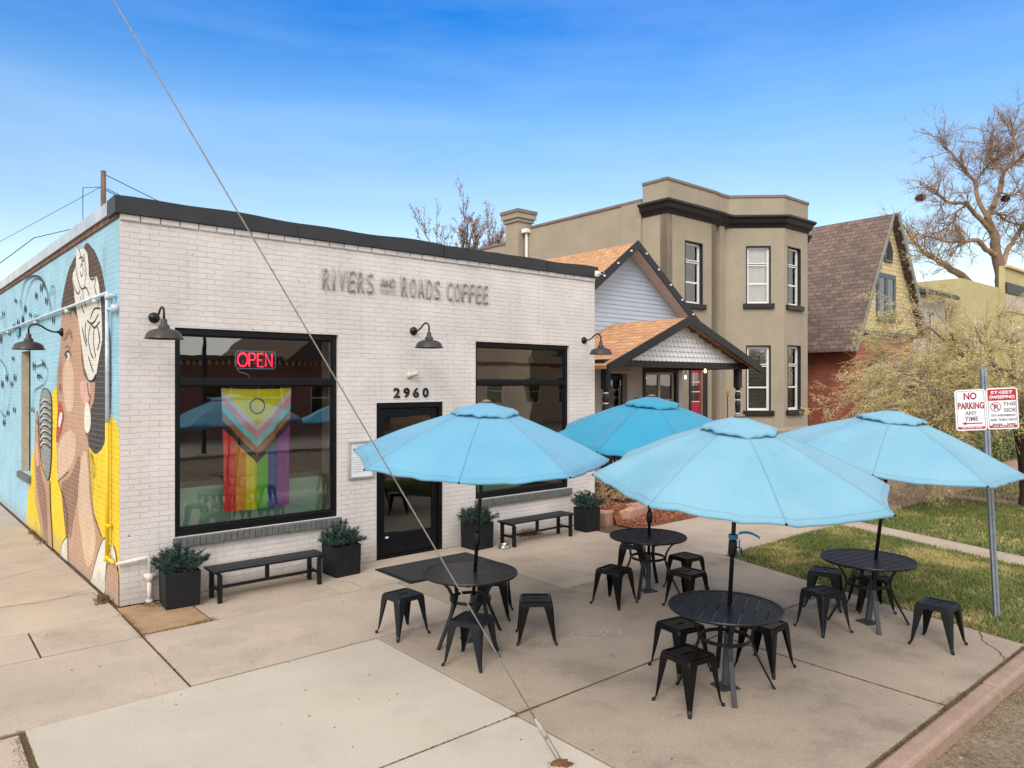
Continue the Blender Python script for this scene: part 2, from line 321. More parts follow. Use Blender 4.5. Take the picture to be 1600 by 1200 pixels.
# rows of shingles or boards by material: bump and colour from the object's own z (or slope length)
def coursemat(name, col, col2, row, width, axis='Z', bump=.8, mortar=None, rough=.85, offset=.5):
    m, t, b = nodes(name); L = t.links.new
    b.inputs['Roughness'].default_value = rough; b.inputs['Specular IOR Level'].default_value = .25
    tc = t.nodes.new('ShaderNodeTexCoord'); sp = t.nodes.new('ShaderNodeSeparateXYZ'); L(tc.outputs['Object'], sp.inputs[0])
    cb = t.nodes.new('ShaderNodeCombineXYZ')
    if axis == 'Z':
        ad = t.nodes.new('ShaderNodeMath'); ad.operation = 'ADD'; L(sp.outputs[0], ad.inputs[0]); L(sp.outputs[1], ad.inputs[1])
        L(ad.outputs[0], cb.inputs[0]); L(sp.outputs[2], cb.inputs[1])
    else:   # roof: courses run along y, climb along z
        L(sp.outputs[1], cb.inputs[0]); L(sp.outputs[2], cb.inputs[1])
    br = t.nodes.new('ShaderNodeTexBrick'); L(cb.outputs[0], br.inputs['Vector']); br.offset = offset
    br.inputs['Scale'].default_value = 1; br.inputs['Brick Width'].default_value = width; br.inputs['Row Height'].default_value = row
    br.inputs['Mortar Size'].default_value = row * .07; br.inputs['Mortar Smooth'].default_value = .2
    br.inputs['Color1'].default_value = c4(col); br.inputs['Color2'].default_value = c4(col2); br.inputs['Mortar'].default_value = c4(mortar or tuple(v * .45 for v in col))
    n = t.nodes.new('ShaderNodeTexNoise'); n.inputs['Scale'].default_value = 7; n.inputs['Detail'].default_value = 6; L(tc.outputs['Object'], n.inputs['Vector'])
    r = t.nodes.new('ShaderNodeMapRange'); r.inputs['From Min'].default_value = .3; r.inputs['From Max'].default_value = .7
    r.inputs['To Min'].default_value = .8; r.inputs['To Max'].default_value = 1.15; L(n.outputs['Fac'], r.inputs['Value'])
    sc = t.nodes.new('ShaderNodeVectorMath'); sc.operation = 'SCALE'; L(br.outputs['Color'], sc.inputs[0]); L(r.outputs[0], sc.inputs['Scale'])
    L(sc.outputs[0], b.inputs['Base Color'])
    inv = t.nodes.new('ShaderNodeMath'); inv.operation = 'MULTIPLY_ADD'; L(br.outputs['Fac'], inv.inputs[0]); inv.inputs[1].default_value = -1; L(n.outputs['Fac'], inv.inputs[2])
    bp = t.nodes.new('ShaderNodeBump'); bp.inputs['Strength'].default_value = bump; bp.inputs['Distance'].default_value = .015
    L(inv.outputs[0], bp.inputs['Height']); L(bp.outputs[0], b.inputs['Normal'])
    return m
M_['cedar'] = coursemat('orange cedar shingle', (.56, .31, .16), (.43, .225, .115), .08, .14, 'R')
M_['brownroof'] = coursemat('brown shingle', (.20, .145, .12), (.125, .09, .078), .16, .32, 'R')
M_['darkroof'] = coursemat('dark shingle', (.16, .11, .08), (.12, .085, .065), .16, .32, 'R')
M_['yellowsh'] = coursemat('yellow scale shingle', (.68, .56, .33), (.58, .47, .26), .16, .12, 'Z')

# ---------------------------------------------------------------- ground
def poly_obj(name, pts, z0, z1, m, parent=None, bevel=0):
    mb = MB(); mb.prism([(W(s, d).x, W(s, d).y) for s, d in pts], z0, z1)
    return mb.build(name, m, parent, bevel=bevel)
mb = MB(); n_ = 700
mb.quad((-n_, -n_, -.12), (n_, -n_, -.12), (n_, n_, -.12), (-n_, n_, -.12))
tag(mb.build('road', M_['asphalt']), kind='structure')
mb = MB(); mb.prism([(W(s, -y).x, W(s, -y).y) for s, y in ((-4.2, -7.05), (-4.2, 90), (200, 90), (200, -7.05))][::-1], -.30, -.020)
tag(mb.build('ground', M_['soil']), kind='structure')
G = .007
def slab(mb, pts, g=G, z=0.0, cut=0.0):
    """inset every corner towards the middle so that thin joints stay open"""
    out = []; k = len(pts)
    for i in range(k):
        a = Vector(pts[i - 1]); b = Vector(pts[i]); c = Vector(pts[(i + 1) % k])
        d1 = (b - a).normalized(); d2 = (c - b).normalized()
        n1 = Vector((-d1.y, d1.x)); n2 = Vector((-d2.y, d2.x)); bis = (n1 + n2)
        bis = bis / max(.4, bis.dot(n1)) if bis.length > 1e-6 else n1
        out.append(b + bis * g)
    mb.prism([(W(p.x, -p.y).x, W(p.x, -p.y).y) for p in out], -.1, z)
rnd = random.Random(4)
pav = MB()
def S(x0, x1, d0, d1, m=0, g=G):       # rectangle in (s, d), d towards the street
    pav.cur = m; slab(pav, [(x0, -d1), (x1, -d1), (x1, -d0), (x0, -d0)], g, z=rnd.uniform(-.003, .003))
# row against the shop front
S(-.05, .66, .02, 1.16, 3, .02); S(.66, 2.17, .0, 1.17, 2); S(2.17, 4.38, .0, 1.17, 0); S(4.38, 7.25, .0, 1.17, 0)
S(-.05, 2.93, 1.17, 2.77, 0, .009); S(2.93, 4.40, 1.17, 2.77, 1, .006)
pav.cur = 2; slab(pav, [(4.40, -2.77), (7.42, -2.77), (7.3, -1.17), (4.40, -1.17)])
S(1.72, 4.45, 2.77, 4.95, 1, .011)
pav.cur = 1; slab(pav, [(4.45, -4.95), (6.92, -4.95), (7.40, -3.05), (7.42, -2.77), (4.45, -2.77)], .011)
S(1.69, 4.38, 4.95, 7.04, 1, .011)
pav.cur = 1; slab(pav, [(4.38, -7.04), (6.45, -7.04), (6.92, -4.95), (4.38, -4.95)], .011)
# new pale panels
S(-1.22, 1.72, 2.80, 4.95, 4); S(-1.22, 1.69, 4.95, 7.04, 4)
# left of the corner
S(-.91, -.05, .34, 1.22, 2, .010); S(-3.4, -.91, .34, 1.22, 0, .010); S(-3.4, -.05, 1.22, 2.80, 0, .010); S(-4.15, -1.24, 2.84, 7.04, 2, .018)
for i in range(22):
    a = .34 - 1.17 * i; b_ = a - 1.17
    off = lambda d: (-.04 + (d if d < 0 else 0) * .026)
    pav.cur = (0, 2, 0, 0, 2)[i % 5]
    slab(pav, [(-3.4, -a), (off(a), -a), (off(b_), -b_), (-3.4, -b_)], .009, z=rnd.uniform(-.003, .003))
# walk going on beside the houses
for i, (a, b_) in enumerate(((7.42, 9.2), (9.2, 11.0), (11.0, 12.5), (12.5, 13.9))):
    pav.cur = (0, 2, 0, 2)[i]
    d1 = 3.05 if i else 3.05
    slab(pav, [(a, -3.05), (b_, -3.05), (b_, -.98), (a if i else 7.3, -.98)], z=.0)
pav.cur = 2
k = 3
for i in range(k):
    t0, t1 = i / k, (i + 1) / k
    f0 = lambda t: 10.93 - 1.25 * t
    slab(pav, [(f0(t1), -(3.07 + 3.97 * t1)), (f0(t1) + .64, -(3.07 + 3.97 * t1)), (f0(t0) + .64, -(3.07 + 3.97 * t0)), (f0(t0), -(3.07 + 3.97 * t0))], .004)
S(10.6, 11.6, -4.0, .96, 0)                       # path to the porch steps
tag(pav.build('pavement', [M_['concrete'], M_['concrete_b'], M_['concrete_c'], mat('stained broken slab', (.36, .24, .14), .9, .3, 5, .5, 50, fine=.2, col2=(.27, .17, .095)), M_['newcon']], bevel=.004), kind='structure')
fl = MB()
for i in range(34):
    a = 13.9 + i * 1.5
    for (d0, d1) in ((1.0, 2.0), (2.0, 3.1)): slab(fl, [(a, -d1), (a + 1.5, -d1), (a + 1.5, -d0), (a, -d0)], .009, z=rnd.uniform(-.004, .006))
for j in range(3): slab(fl, [(15.75, -(3.12 + 1.3 * (j + 1))), (16.5, -(3.12 + 1.3 * (j + 1))), (16.5, -(3.12 + 1.3 * j)), (15.75, -(3.12 + 1.3 * j))], .009)
tag(fl.build('path', M_['sandstone'], bevel=.005), kind='structure')
kb = MB(); s_ = -4.2
while s_ < 70:
    L_ = rnd.uniform(1.6, 2.3)
    slab(kb, [(s_, -7.21), (s_ + L_, -7.21), (s_ + L_, -7.05), (s_, -7.05)], .004, z=rnd.uniform(.0, .008)); s_ += L_
mk = MB(); mk.v = [(v[0], v[1], v[2] if v[2] > -.05 else -.2) for v in kb.v]; mk.f = kb.f; mk.m = kb.m
tag(mk.build('kerb', mat('red kerb stone', (.34, .24, .195), .85, .2, 3, .4, 50, fine=.12, col2=(.27, .18, .14)), bevel=.03), kind='structure')
# lawns
def lawn(name, pts):
    return tag(poly_obj(name, pts, -.05, -.004, M_['turf']), kind='structure')
LAWN1 = [(6.47, 7.04), (6.94, 4.95), (7.42, 3.07), (10.92, 3.07), (9.67, 7.04)]
LAWN2 = [(10.33, 7.04), (11.58, 3.07), (15.74, 3.12), (15.74, 7.04)]
LAWN3 = [(16.5, 7.04), (16.5, 3.12), (60, 3.12), (60, 7.04)]
for L1 in (LAWN1, LAWN2, LAWN3): lawn('lawn', L1[::-1])
def inside(p, poly):
    c = False; k = len(poly)
    for i in range(k):
        (x1, y1), (x2, y2) = poly[i], poly[i - 1]
        if (y1 > p[1]) != (y2 > p[1]) and p[0] < (x2 - x1) * (p[1] - y1) / (y2 - y1) + x1: c = not c
    return c
GM = []
for nm, c1, c2 in (('green blades', (.15, .18, .05), (.10, .135, .035)), ('straw blades', (.46, .38, .16), (.36, .30, .11))):
    GM.append(mat(nm, c1, .8, .3, 3, col2=c2))
def blades(name, poly, n, h=.045, seed=1, wid=.006, z=-.004, straw=.5, label=None):
    r = random.Random(seed); mb = MB()
    xs = [p[0] for p in poly]; ys = [p[1] for p in poly]; cnt = 0
    while cnt < n:
        p = (r.uniform(min(xs), max(xs)), r.uniform(min(ys), max(ys)))
        if not inside(p, poly): continue
        cnt += 1
        nz = noise.noise(Vector((p[0] * .9, p[1] * .9, seed))) * .9 + noise.noise(Vector((p[0] * 3.5, p[1] * 3.5, 7))) * .5
        mb.cur = 1 if nz + r.uniform(-.45, .45) > (.5 - straw) else 0
        b = W(p[0], p[1], z); a = r.uniform(0, 6.283); hh = h * r.uniform(.4, 1.25) * (1.2 if mb.cur == 0 else .8)
        dx, dy = math.cos(a) * wid * r.uniform(.6, 1.4), math.sin(a) * wid
        lean = Vector((r.uniform(-1, 1), r.uniform(-1, 1), 0)) * hh * .9
        mb.add([b + Vector((dx, dy, 0)), b - Vector((dx, dy, 0)), b + lean + Vector((0, 0, hh))], [(0, 1, 2)])
    o = mb.build(name, GM); tag(o, kind='stuff', label=label, cat='grass'); return o
blades('grass', LAWN1, 75000, .045, 2, straw=.43, label='patchy green and straw turf beside the patio tables')
blades('grass', LAWN2, 34000, .055, 3, wid=.009, straw=.38, label='patchy turf between the narrow walk and the pink flagstones')
blades('grass', LAWN3, 26000, .07, 5, wid=.014, straw=.45, label='farther strip of turf along the street')
# weeds in the joints by the shop corner, moss along the kerb
def moss(name, segs, n, seed, h, wid, label):
    r = random.Random(seed); mb = MB()
    for (a, b_, wd, k) in segs:
        for i in range(k):
            t = r.random(); s = a[0] + (b_[0] - a[0]) * t + r.gauss(0, wd); d = a[1] + (b_[1] - a[1]) * t + r.gauss(0, wd)
            p = W(s, d, -.002); an = r.uniform(0, 6.28); hh = h * r.uniform(.3, 1.2)
            mb.cur = 1 if r.random() < .55 else 0
            e = Vector((math.cos(an), math.sin(an), 0)) * wid
            mb.add([p + e, p - e, p + Vector((r.uniform(-1, 1) * hh, r.uniform(-1, 1) * hh, hh))], [(0, 1, 2)])
    return tag(mb.build(name, [mat('moss brown', (.14, .075, .038), .95, .4, 9), mat('moss green', (.13, .105, .042), .95, .4, 9)]), label, 'weeds', kind='stuff')
moss('weeds', [((1.66, 4.95), (1.95, 4.95), .02, 1300), ((1.7, 4.95), (4.4, 4.95), .006, 4200), ((4.38, 4.95), (4.38, 7.03), .006, 3400), ((-1.2, 4.95), (1.7, 4.95), .003, 1500), ((4.4, 2.8), (4.4, 4.95), .003, 1200), ((-.05, 1.2), (-.05, 2.8), .004, 900), ((4.4, 4.95), (6.9, 4.95), .003, 900), ((1.69, 7.045), (6.4, 7.045), .011, 3600), ((4.3, 7.0), (4.75, 7.05), .025, 900), ((-.04, .3), (-.04, 1.25), .03, 900), ((-.1, 1.17), (.7, 1.17), .02, 500),
     ((-1.25, 2.9), (-1.25, 3.6), .03, 800), ((-2.4, 2.84), (-1.2, 2.84), .03, 900), ((1.4, 5.65), (1.5, 5.74), .02, 300), ((.45, 1.15), (.7, 1.1), .03, 300)], 0, 3, .007, .004, 'brown moss and grit filling the pavement joints')
moss('weeds', [((-.12, -.25), (-.06, -.55), .04, 120), ((-.12, -4.3), (-.16, -5.6), .05, 200)], 0, 9, .07, .009, 'small weeds at the foot of the painted side wall')
moss('weeds', [((5.95, .10), (6.3, .14), .05, 260)], 0, 11, .13, .006, 'tuft of weeds under the far bench')
moss('weeds', [((.25, .12), (.75, .5), .05, 300)], 0, 13, .03, .008, 'dry yellow grass under the near planter')
mb = MB(); rr_c = random.Random(6)
def chalk(pts, w=.010):
    q = [W(*p) for p in pts]
    for i in range(len(q) - 1):
        d = (q[i + 1] - q[i]).normalized(); n_c = Vector((-d.y, d.x, 0)) * w * rr_c.uniform(.5, 1.2); z = Vector((0, 0, .0058))
        mb.quad(q[i] + n_c + z, q[i] - n_c + z, q[i + 1] - n_c + z, q[i + 1] + n_c + z)
ck = MB()
def crack(pts, w=.005):
    q = []; 
    for i in range(len(pts) - 1):
        a, b_ = Vector(pts[i]), Vector(pts[i + 1])
        for k_ in range(6): q.append(a.lerp(b_, k_ / 6) + Vector((rr_c.uniform(-1, 1), rr_c.uniform(-1, 1))) * .018)
    q.append(Vector(pts[-1]))
    for i in range(len(q) - 1):
        a, b_ = W(q[i].x, q[i].y, .0052), W(q[i + 1].x, q[i + 1].y, .0052); d = (b_ - a).normalized(); n_c = Vector((-d.y, d.x, 0)) * w * rr_c.uniform(.4, 1.1); n_d = Vector((-d.y, d.x, 0)) * w * rr_c.uniform(.4, 1.1)
        ck.quad(a + n_c, a - n_c, b_ - n_d, b_ + n_d)
crack([(6.54, 6.62), (6.25, 6.72), (6.0, 6.95), (5.84, 7.03)], .006); crack([(-.1, -1.0), (-.6, -.75), (-1.3, -.9), (-1.9, -.6)], .004); crack([(2.2, .35), (2.5, .8), (2.45, 1.16)], .003); crack([(5.2, 1.2), (5.0, 1.9), (5.15, 2.7)], .003); crack([(-.3, -2.6), (-1.1, -2.2), (-1.8, -2.4)], .004)
ck.build('crack', M_['soil'])
tag(bpy.data.objects['crack'], kind='structure')
c0s, c0d = 3.42, 4.08
chalk([(c0s + .19 * math.cos(a) + .03 * math.sin(3 * a), c0d + .15 * math.sin(a)) for a in [k * .33 for k in range(18)]])
chalk([(c0s + .06 + .1 * math.cos(a), c0d - .02 + .1 * math.sin(a)) for a in [k * .4 for k in range(11)]], .007)
chalk([(c0s + .2, c0d + .25), (c0s + .34, c0d + .1), (c0s + .33, c0d - .15), (c0s + .42, c0d - .2)], .008); chalk([(c0s + .3, c0d - .2), (c0s + .5, c0d + .1), (c0s + .55, c0d + .2)], .007)
tag(mb.build('chalk_scribble', mat('faint chalk', (.40, .335, .275), .95, .1, 20)), 'faint chalk scribble on the concrete between the tables', 'chalk drawing')
# kerb gutter litter
r = random.Random(8); lb = MB()
for i in range(2600):
    s = r.uniform(2.5, 12); d = 7.215 + abs(r.gauss(0, .16)) + (r.random() < .15) * r.random() * .8; p = W(s, d, -.119); a = r.uniform(0, 6.28); q = r.uniform(.0025, .009) * (1.8 if r.random() < .06 else 1)
    M4 = Matrix.Translation(p) @ Matrix.Rotation(a, 4, 'Z') @ Matrix.Rotation(r.uniform(-.6, .6), 4, 'X')
    lb.box(-q, q, -q * .6, q * .6, 0, q * .35, M4)
tag(lb.build('leaf_litter', mat('dry leaf bits', (.20, .125, .065), .9, .6, 30, col2=(.36, .27, .15))), 'dry leaf crumbs lying along the gutter', 'leaf litter', kind='stuff')
# specks on the patio
lb = MB()
for i in range(150):
    s = r.uniform(-1, 6.6); d = r.uniform(.3, 7); p = W(s, d, .002); q = r.uniform(.002, .008)
    lb.box(-q, q, -q * .5, q * .5, 0, .003, Matrix.Translation(p) @ Matrix.Rotation(r.uniform(0, 3), 4, 'Z'))
tag(lb.build('debris', mat('dark crumb', (.08, .055, .04), .9, .4, 20)), 'dark crumbs scattered on the patio concrete', 'debris', kind='stuff')
# ---------------------------------------------------------------- the coffee shop
def wall(mb, x0, x1, z0, z1, y0, y1, ops=()):
    """wall slab with openings, front face at y0, back at y1"""
    xs = sorted({x0, x1, *[o[0] for o in ops], *[o[1] for o in ops]}); zs = sorted({z0, z1, *[o[2] for o in ops], *[o[3] for o in ops]})
    def solid(i, j):
        if i < 0 or j < 0 or i >= len(xs) - 1 or j >= len(zs) - 1: return False
        cx, cz = (xs[i] + xs[i + 1]) / 2, (zs[j] + zs[j + 1]) / 2
        return not any(o[0] < cx < o[1] and o[2] < cz < o[3] for o in ops)
    for i in range(len(xs) - 1):
        for j in range(len(zs) - 1):
            if not solid(i, j): continue
            a, b, c, d = xs[i], xs[i + 1], zs[j], zs[j + 1]
            mb.quad((a, y0, c), (b, y0, c), (b, y0, d), (a, y0, d)); mb.quad((b, y1, c), (a, y1, c), (a, y1, d), (b, y1, d))
            if not solid(i - 1, j): mb.quad((a, y1, c), (a, y0, c), (a, y0, d), (a, y1, d))
            if not solid(i + 1, j): mb.quad((b, y0, c), (b, y1, c), (b, y1, d), (b, y0, d))
            if not solid(i, j - 1): mb.quad((a, y0, c), (a, y1, c), (b, y1, c), (b, y0, c))
            if not solid(i, j + 1): mb.quad((a, y0, d), (b, y0, d), (b, y1, d), (a, y1, d))
def text(name, body, m, parent, x0, x1, z0, z1, y, depth=.01, bold=0, face=-1):
    """lettering fitted into a box on the plane y, readable from the side face (-1: from -y)"""
    c = bpy.data.curves.new(name, 'FONT'); c.body = body; c.size = 1; c.offset = bold; c.resolution_u = 4
    o = bpy.data.objects.new(name, c); COL.objects.link(o)
    me = bpy.data.meshes.new_from_object(o.evaluated_get(bpy.context.evaluated_depsgraph_get()))
    bpy.data.objects.remove(o); bpy.data.curves.remove(c)
    xs = [v.co.x for v in me.vertices]; ys = [v.co.y for v in me.vertices]
    ax, bx, ay, by = min(xs), max(xs), min(ys), max(ys)
    bm = bmesh.new(); bm.from_mesh(me)
    g = bmesh.ops.extrude_face_region(bm, geom=list(bm.faces))
    top = {e for e in g['geom'] if isinstance(e, bmesh.types.BMVert)}
    for v in bm.verts:
        X = x0 + (v.co.x - ax) / (bx - ax) * (x1 - x0); Z = z0 + (v.co.y - ay) / (by - ay) * (z1 - z0)
        v.co = (X, y - (depth if v in top else 0), Z)
    bmesh.ops.recalc_face_normals(bm, faces=bm.faces)
    bm.to_mesh(me); bm.free(); me.name = name; me.materials.clear(); me.materials.append(m)
    o = bpy.data.objects.new(name, me); COL.objects.link(o); o.parent = parent
    return o
def facpt(px, py):
    k = (px - 800) / FPX; s = (k * CORNER.y - CORNER.x) / (U.x - k * U.y); Y = CORNER.y + s * U.y
    return s, EYE + (HOR - py) / FPX * Y
def sidept(px, py):
    k = (px - 800) / FPX; t = (CORNER.x - k * CORNER.y) / (k * WALLDIR.y - WALLDIR.x); Y = CORNER.y + t * WALLDIR.y
    return t, EYE + (HOR - py) / FPX * Y
SL, SH, TOP = 7.86, 4.48, 4.67
shop = thing('coffee_shop', 'one-storey white painted brick coffee shop with a mural of a singer on its side wall', 'shop', STREET)
W1 = (.59, 2.71, .70, 3.21); W2 = (5.10, 7.20, .68, 3.21); DR = (3.31, 4.47, 0.0, 2.26)
mb = MB(); wall(mb, 0, SL, 0, SH, 0, .3, (W1, W2, (DR[0], DR[1], -.0, DR[3])))
mb.build('front_wall', M_['white_brick'], shop)
mb = MB()      # projecting course under the parapet, slightly uneven
x = 0
while x < SL - .05:
    L_ = min(.21, SL - x - .01); mb.box(x + .004, x + L_ - .004, -.018 - rnd.uniform(0, .008), .0, 4.405, 4.476); x += .215
mb.build('brick_course', M_['white_brick'], shop, bevel=.004)
SD = 14.0
ax = WALLDIR; ay = Vector((WALLDIR.y, -WALLDIR.x, 0))      # ay points into the building
if ay.dot(U) < 0: ay = -ay
SIDEW = Matrix(((ax.x, ay.x, 0, CORNER.x), (ax.y, ay.y, 0, CORNER.y), (0, 0, 1, 0), (0, 0, 0, 1)))
SIDE = STREET.inverted() @ SIDEW
def painted(name, col, var=.1, mort=1.12):
    return brickmat(name, col, tuple(v * (1 - var) for v in col), tuple(min(1, v * mort) for v in col), bump=.55, blotch=.12, ms=.008)
P_BLUE = painted('sky blue mural paint', (.30, .52, .64)); P_YEL = painted('yellow mural paint', (.72, .52, .03), .12, 1.3)
mb = MB(); wall(mb, .001, SD, 0, SH - .002, 0, .28, ((5.92, 6.95, .92, 3.12),))
mb.build('side_wall', P_BLUE, shop, M=SIDE)
mb = MB(); mb.box(SL - .3, SL - .002, .302, SD, 0, SH); mb.build('party_wall', M_['white_brick'], shop)
mb = MB(); mb.box(-.36, SL, SD + .0, SD + .3, 0, SH); mb.build('rear_wall', M_['white_brick'], shop)
mb = MB(); mb.box(.3, SL - .31, .31, SD - .01, 4.1, 4.2); mb.build('roof', M_['fascia'], shop)
mb = MB(); mb.box(.3, SL - .3, .3, SD, -.06, .02); mb.build('floor', M_['dark'], shop)
mb = MB()       # slightly buckled sheet-metal parapet cap
k = 40
for i in range(k):
    x0, x1 = -.06 + i * (SL + .1) / k, -.06 + (i + 1) * (SL + .1) / k
    z = lambda x: TOP + .012 * math.sin(x * 1.7) + .008 * math.sin(x * 5.1 + 1) - (.02 if 4.5 < x < 5.4 else 0)
    yb = -.055
    for (A, B, Cc, D) in (((x0, yb, SH), (x1, yb, SH), (x1, yb + .006, z(x1)), (x0, yb + .006, z(x0))), ((x0, yb + .006, z(x0)), (x1, yb + .006, z(x1)), (x1, .36, z(x1)), (x0, .36, z(x0))),
                          ((x0, .36, z(x0)), (x1, .36, z(x1)), (x1, .36, SH), (x0, .36, SH)), ((x0, yb, SH), (x0, .36, SH), (x1, .36, SH), (x1, yb, SH))):
        mb.quad(A, B, Cc, D)
for x in (-.06, SL + .04): mb.quad((x, yb, SH), (x, .36, SH), (x, .36, TOP), (x, yb + .006, TOP))
for x in (2.1, 4.45, 6.6): mb.box(x, x + .012, -.061, -.056, SH, TOP - .03)
mb.build('parapet_cap', M_['fascia'], shop)
mb = MB(); mb.box(.02, SD, -.05, .33, SH + .03, TOP - .005); mb.build('side_flashing', M_['galv'], shop, M=SIDE)
mb = MB(); mb.box(.02, SD, -.022, .25, SH - .04, SH + .028); mb.build('rust_strip', M_['rust'], shop, M=SIDE)
def shopwindow(o, name='window', seed=0):
    x0, x1, z0, z1 = o; f = .060; y0, y1 = .045, .12
    fr = MB()
    fr.box(x0, x0 + f, y0, y1, z0, z1); fr.box(x1 - f, x1, y0, y1, z0, z1)
    fr.box(x0 + f, x1 - f, y0, y1, z1 - f - .02, z1); fr.box(x0 + f, x1 - f, y0, y1, z0, z0 + f + .03)
    fr.box(x0 + f, x1 - f, y0 - .012, y1, 2.515, 2.59)
    g = .018      # inner beads
    for (za, zb) in ((z0 + f + .03, 2.515), (2.59, z1 - f - .02)):
        fr.box(x0 + f, x0 + f + g, y0 + .02, y1 - .004, za, zb); fr.box(x1 - f - g, x1 - f, y0 + .02, y1 - .004, za, zb)
        fr.box(x0 + f + g, x1 - f - g, y0 + .02, y1 - .004, za, za + g); fr.box(x0 + f + g, x1 - f - g, y0 + .02, y1 - .004, zb - g, zb)
    w_ = fr.build(name, M_['black'], shop, bevel=.006)
    for (za, zb) in ((z0 + f + .03, 2.515), (2.59, z1 - f - .02)):
        p = MB(); p.box(x0 + f + g, x1 - f - g, .085, .093, za + g, zb - g); p.build('pane', M_['glass'], w_)
    s_ = MB(); x = x0 - .02
    while x < x1 + .02:
        L_ = .075; s_.box(x, min(x + L_ - .004, x1 + .03), -.055 + rnd.uniform(-.004, .004), .12, z0 - .115 + rnd.uniform(-.004, .003), z0 - .002); x += L_
    s_.build('sill', M_['sillgrey'], w_, bevel=.008)
    return w_
shopwindow(W1); shopwindow(W2)
# green painted ledge and pale reveals seen behind the panes
for o in (W1, W2):
    mb = MB(); mb.box(o[0] - .1, o[1] + .1, .315, .9, .3, 1.24 if o is W1 else 1.24); mb.build('window_ledge', M_['green'], shop)
    mb = MB(); mb.box(o[1] - .085, o[1] - .0, .115, .33, o[2], o[3]); mb.build('window_reveal', M_['green'] if o is W2 else M_['tan'], shop)
mb = MB(); mb.box(1.0, 7.4, 5.5, 6.1, .02, 1.1); mb.build('counter', mat('dark oak', (.12, .07, .04), .6, .3, 6), shop)
mb = MB(); mb.box(.3, SL - .3, 8, 8.1, .02, 4.1); mb.build('inner_wall', mat('brown plaster', (.13, .09, .065), .9, .1, 3), shop)
# door
dj = MB(); f = .06
dj.box(DR[0], DR[0] + f, .02, .2, 0, DR[3]); dj.box(DR[1] - f, DR[1], .02, .2, 0, DR[3]); dj.box(DR[0] + f, DR[1] - f, .02, .2, DR[3] - f - .02, DR[3]); dj.box(DR[0] + f, DR[1] - f, .02, .2, 0, .025)
dj.build('door_frame', M_['black'], shop, bevel=.005)
dl = MB(); a, b = DR[0] + f + .006, DR[1] - f - .006; st = .10; zt = DR[3] - f - .026
dl.box(a, a + st, .06, .105, .03, zt); dl.box(b - st, b, .06, .105, .03, zt); dl.box(a + st, b - st, .06, .105, zt - .12, zt); dl.box(a + st, b - st, .06, .105, .03, .34)
dl.box(a + .02, b - .02, .052, .06, .05, .31)
door = dl.build('door', M_['black'], shop, bevel=.004)
mb = MB(); mb.box(a + st, b - st, .078, .086, .34, zt - .12); mb.build('pane', M_['glassdark'], door)
mb = MB(); hx = b - .05; mb.tube([(hx, .06, 1.30), (hx, -.01, 1.30), (hx, -.02, 1.28), (hx, -.02, 1.06), (hx, -.01, 1.04), (hx, .06, 1.04)], .012, 8)
mb.build('handle', mat('copper', (.55, .2, .09), .3, .1, 5, metal=1), door, smooth=True)
mb = MB(); mb.box(a + .11, a + .16, .050, .052, .28, .305); mb.build('sticker', M_['white'], door)
# lettering
M_['letters'] = mat('grey metal letters', (.34, .325, .31), .45, .08, 6)
sg = MB()
for wd, xa, xb, ya, yb in (('RIVERS', 503, 582, 417, 452), ('ROADS', 626, 686, 0, 0), ('COFFEE', 697, 761, 0, 0)):
    s0, s1 = facpt(xa, 430)[0], facpt(xb, 440)[0]
    ws = [.42 if c == 'I' else 1.0 for c in wd]; tot = sum(ws) + .42 * (len(wd) - 1); un = (s1 - s0) / tot; x = s0
    for c, q in zip(wd, ws):
        text('sign_lettering', c, M_['letters'], shop, x, x + (q if c != 'I' else .28) * un, 3.82, 4.115, -.020, .012, bold=.004); x += (q + .42) * un
M_['letters'].node_tree.nodes['Principled BSDF'].inputs['Metallic'].default_value = 0
t_ = text('sign_lettering', 'AND', M_['letters'], shop, facpt(593, 440)[0], facpt(616, 440)[0], 3.935, 4.065, -.020, .012, bold=.01)
mb = MB(); mb.box(facpt(592, 440)[0], facpt(617, 440)[0], -.046, -.028, 3.875, 3.895); mb.build('sign_underline', M_['letters'], shop)
for ch, xa, xb in (('2', 614.5, 624.5), ('9', 630, 639.5), ('6', 645, 654), ('0', 660, 669)):
    text('house_number', ch, M_['black'], shop, facpt(xa, 615)[0], facpt(xb, 615)[0], 2.33, 2.475, -.002, .014, bold=.025)
# porch light above the number
mb = MB(); c_ = Matrix.Translation((3.86, -.0, 2.66)) @ Matrix.Rotation(R(90), 4, 'X')
mb.lathe([(.055, 0), (.055, .018), (.03, .03), (.022, .05)], 20, c_); mb.tube([(3.86, -.045, 2.66), (3.90, -.07, 2.68), (3.95, -.1, 2.69)], [.025, .032, .036], 10)
mb.build('door_light', mat('cream enamel', (.5, .46, .38), .5, .1, 5), shop, smooth=True)
# security camera on the far corner
mb = MB(); mb.box(SL - .06, SL + .04, -.075, -.056, 4.5, 4.6); mb.tube([(SL, -.07, 4.55), (SL, -.13, 4.55)], .015, 8); mb.tube([(SL - .06, -.24, 4.545), (SL + .05, -.12, 4.56)], .032, 12)
cm_ = mb.build('security_camera', M_['white'], shop, smooth=False)
mb = MB(); mb.tube([(SL - .066, -.247, 4.544), (SL - .058, -.238, 4.5452)], .024, 12); mb.build('lens', M_['black'], cm_)
# roof ballast pipe stubs and scrap seen over the parapet
mb = MB(); mb.tube([(2.3, 1.2, 4.2), (2.3, 1.2, 4.80)], .03, 8); mb.build('vent_pipe', M_['galv'], shop); mb = MB(); mb.tube([(4.1, .5, 4.2), (4.1, .5, 4.78)], .02, 8); mb.build('vent_pipe', M_['galv'], shop)
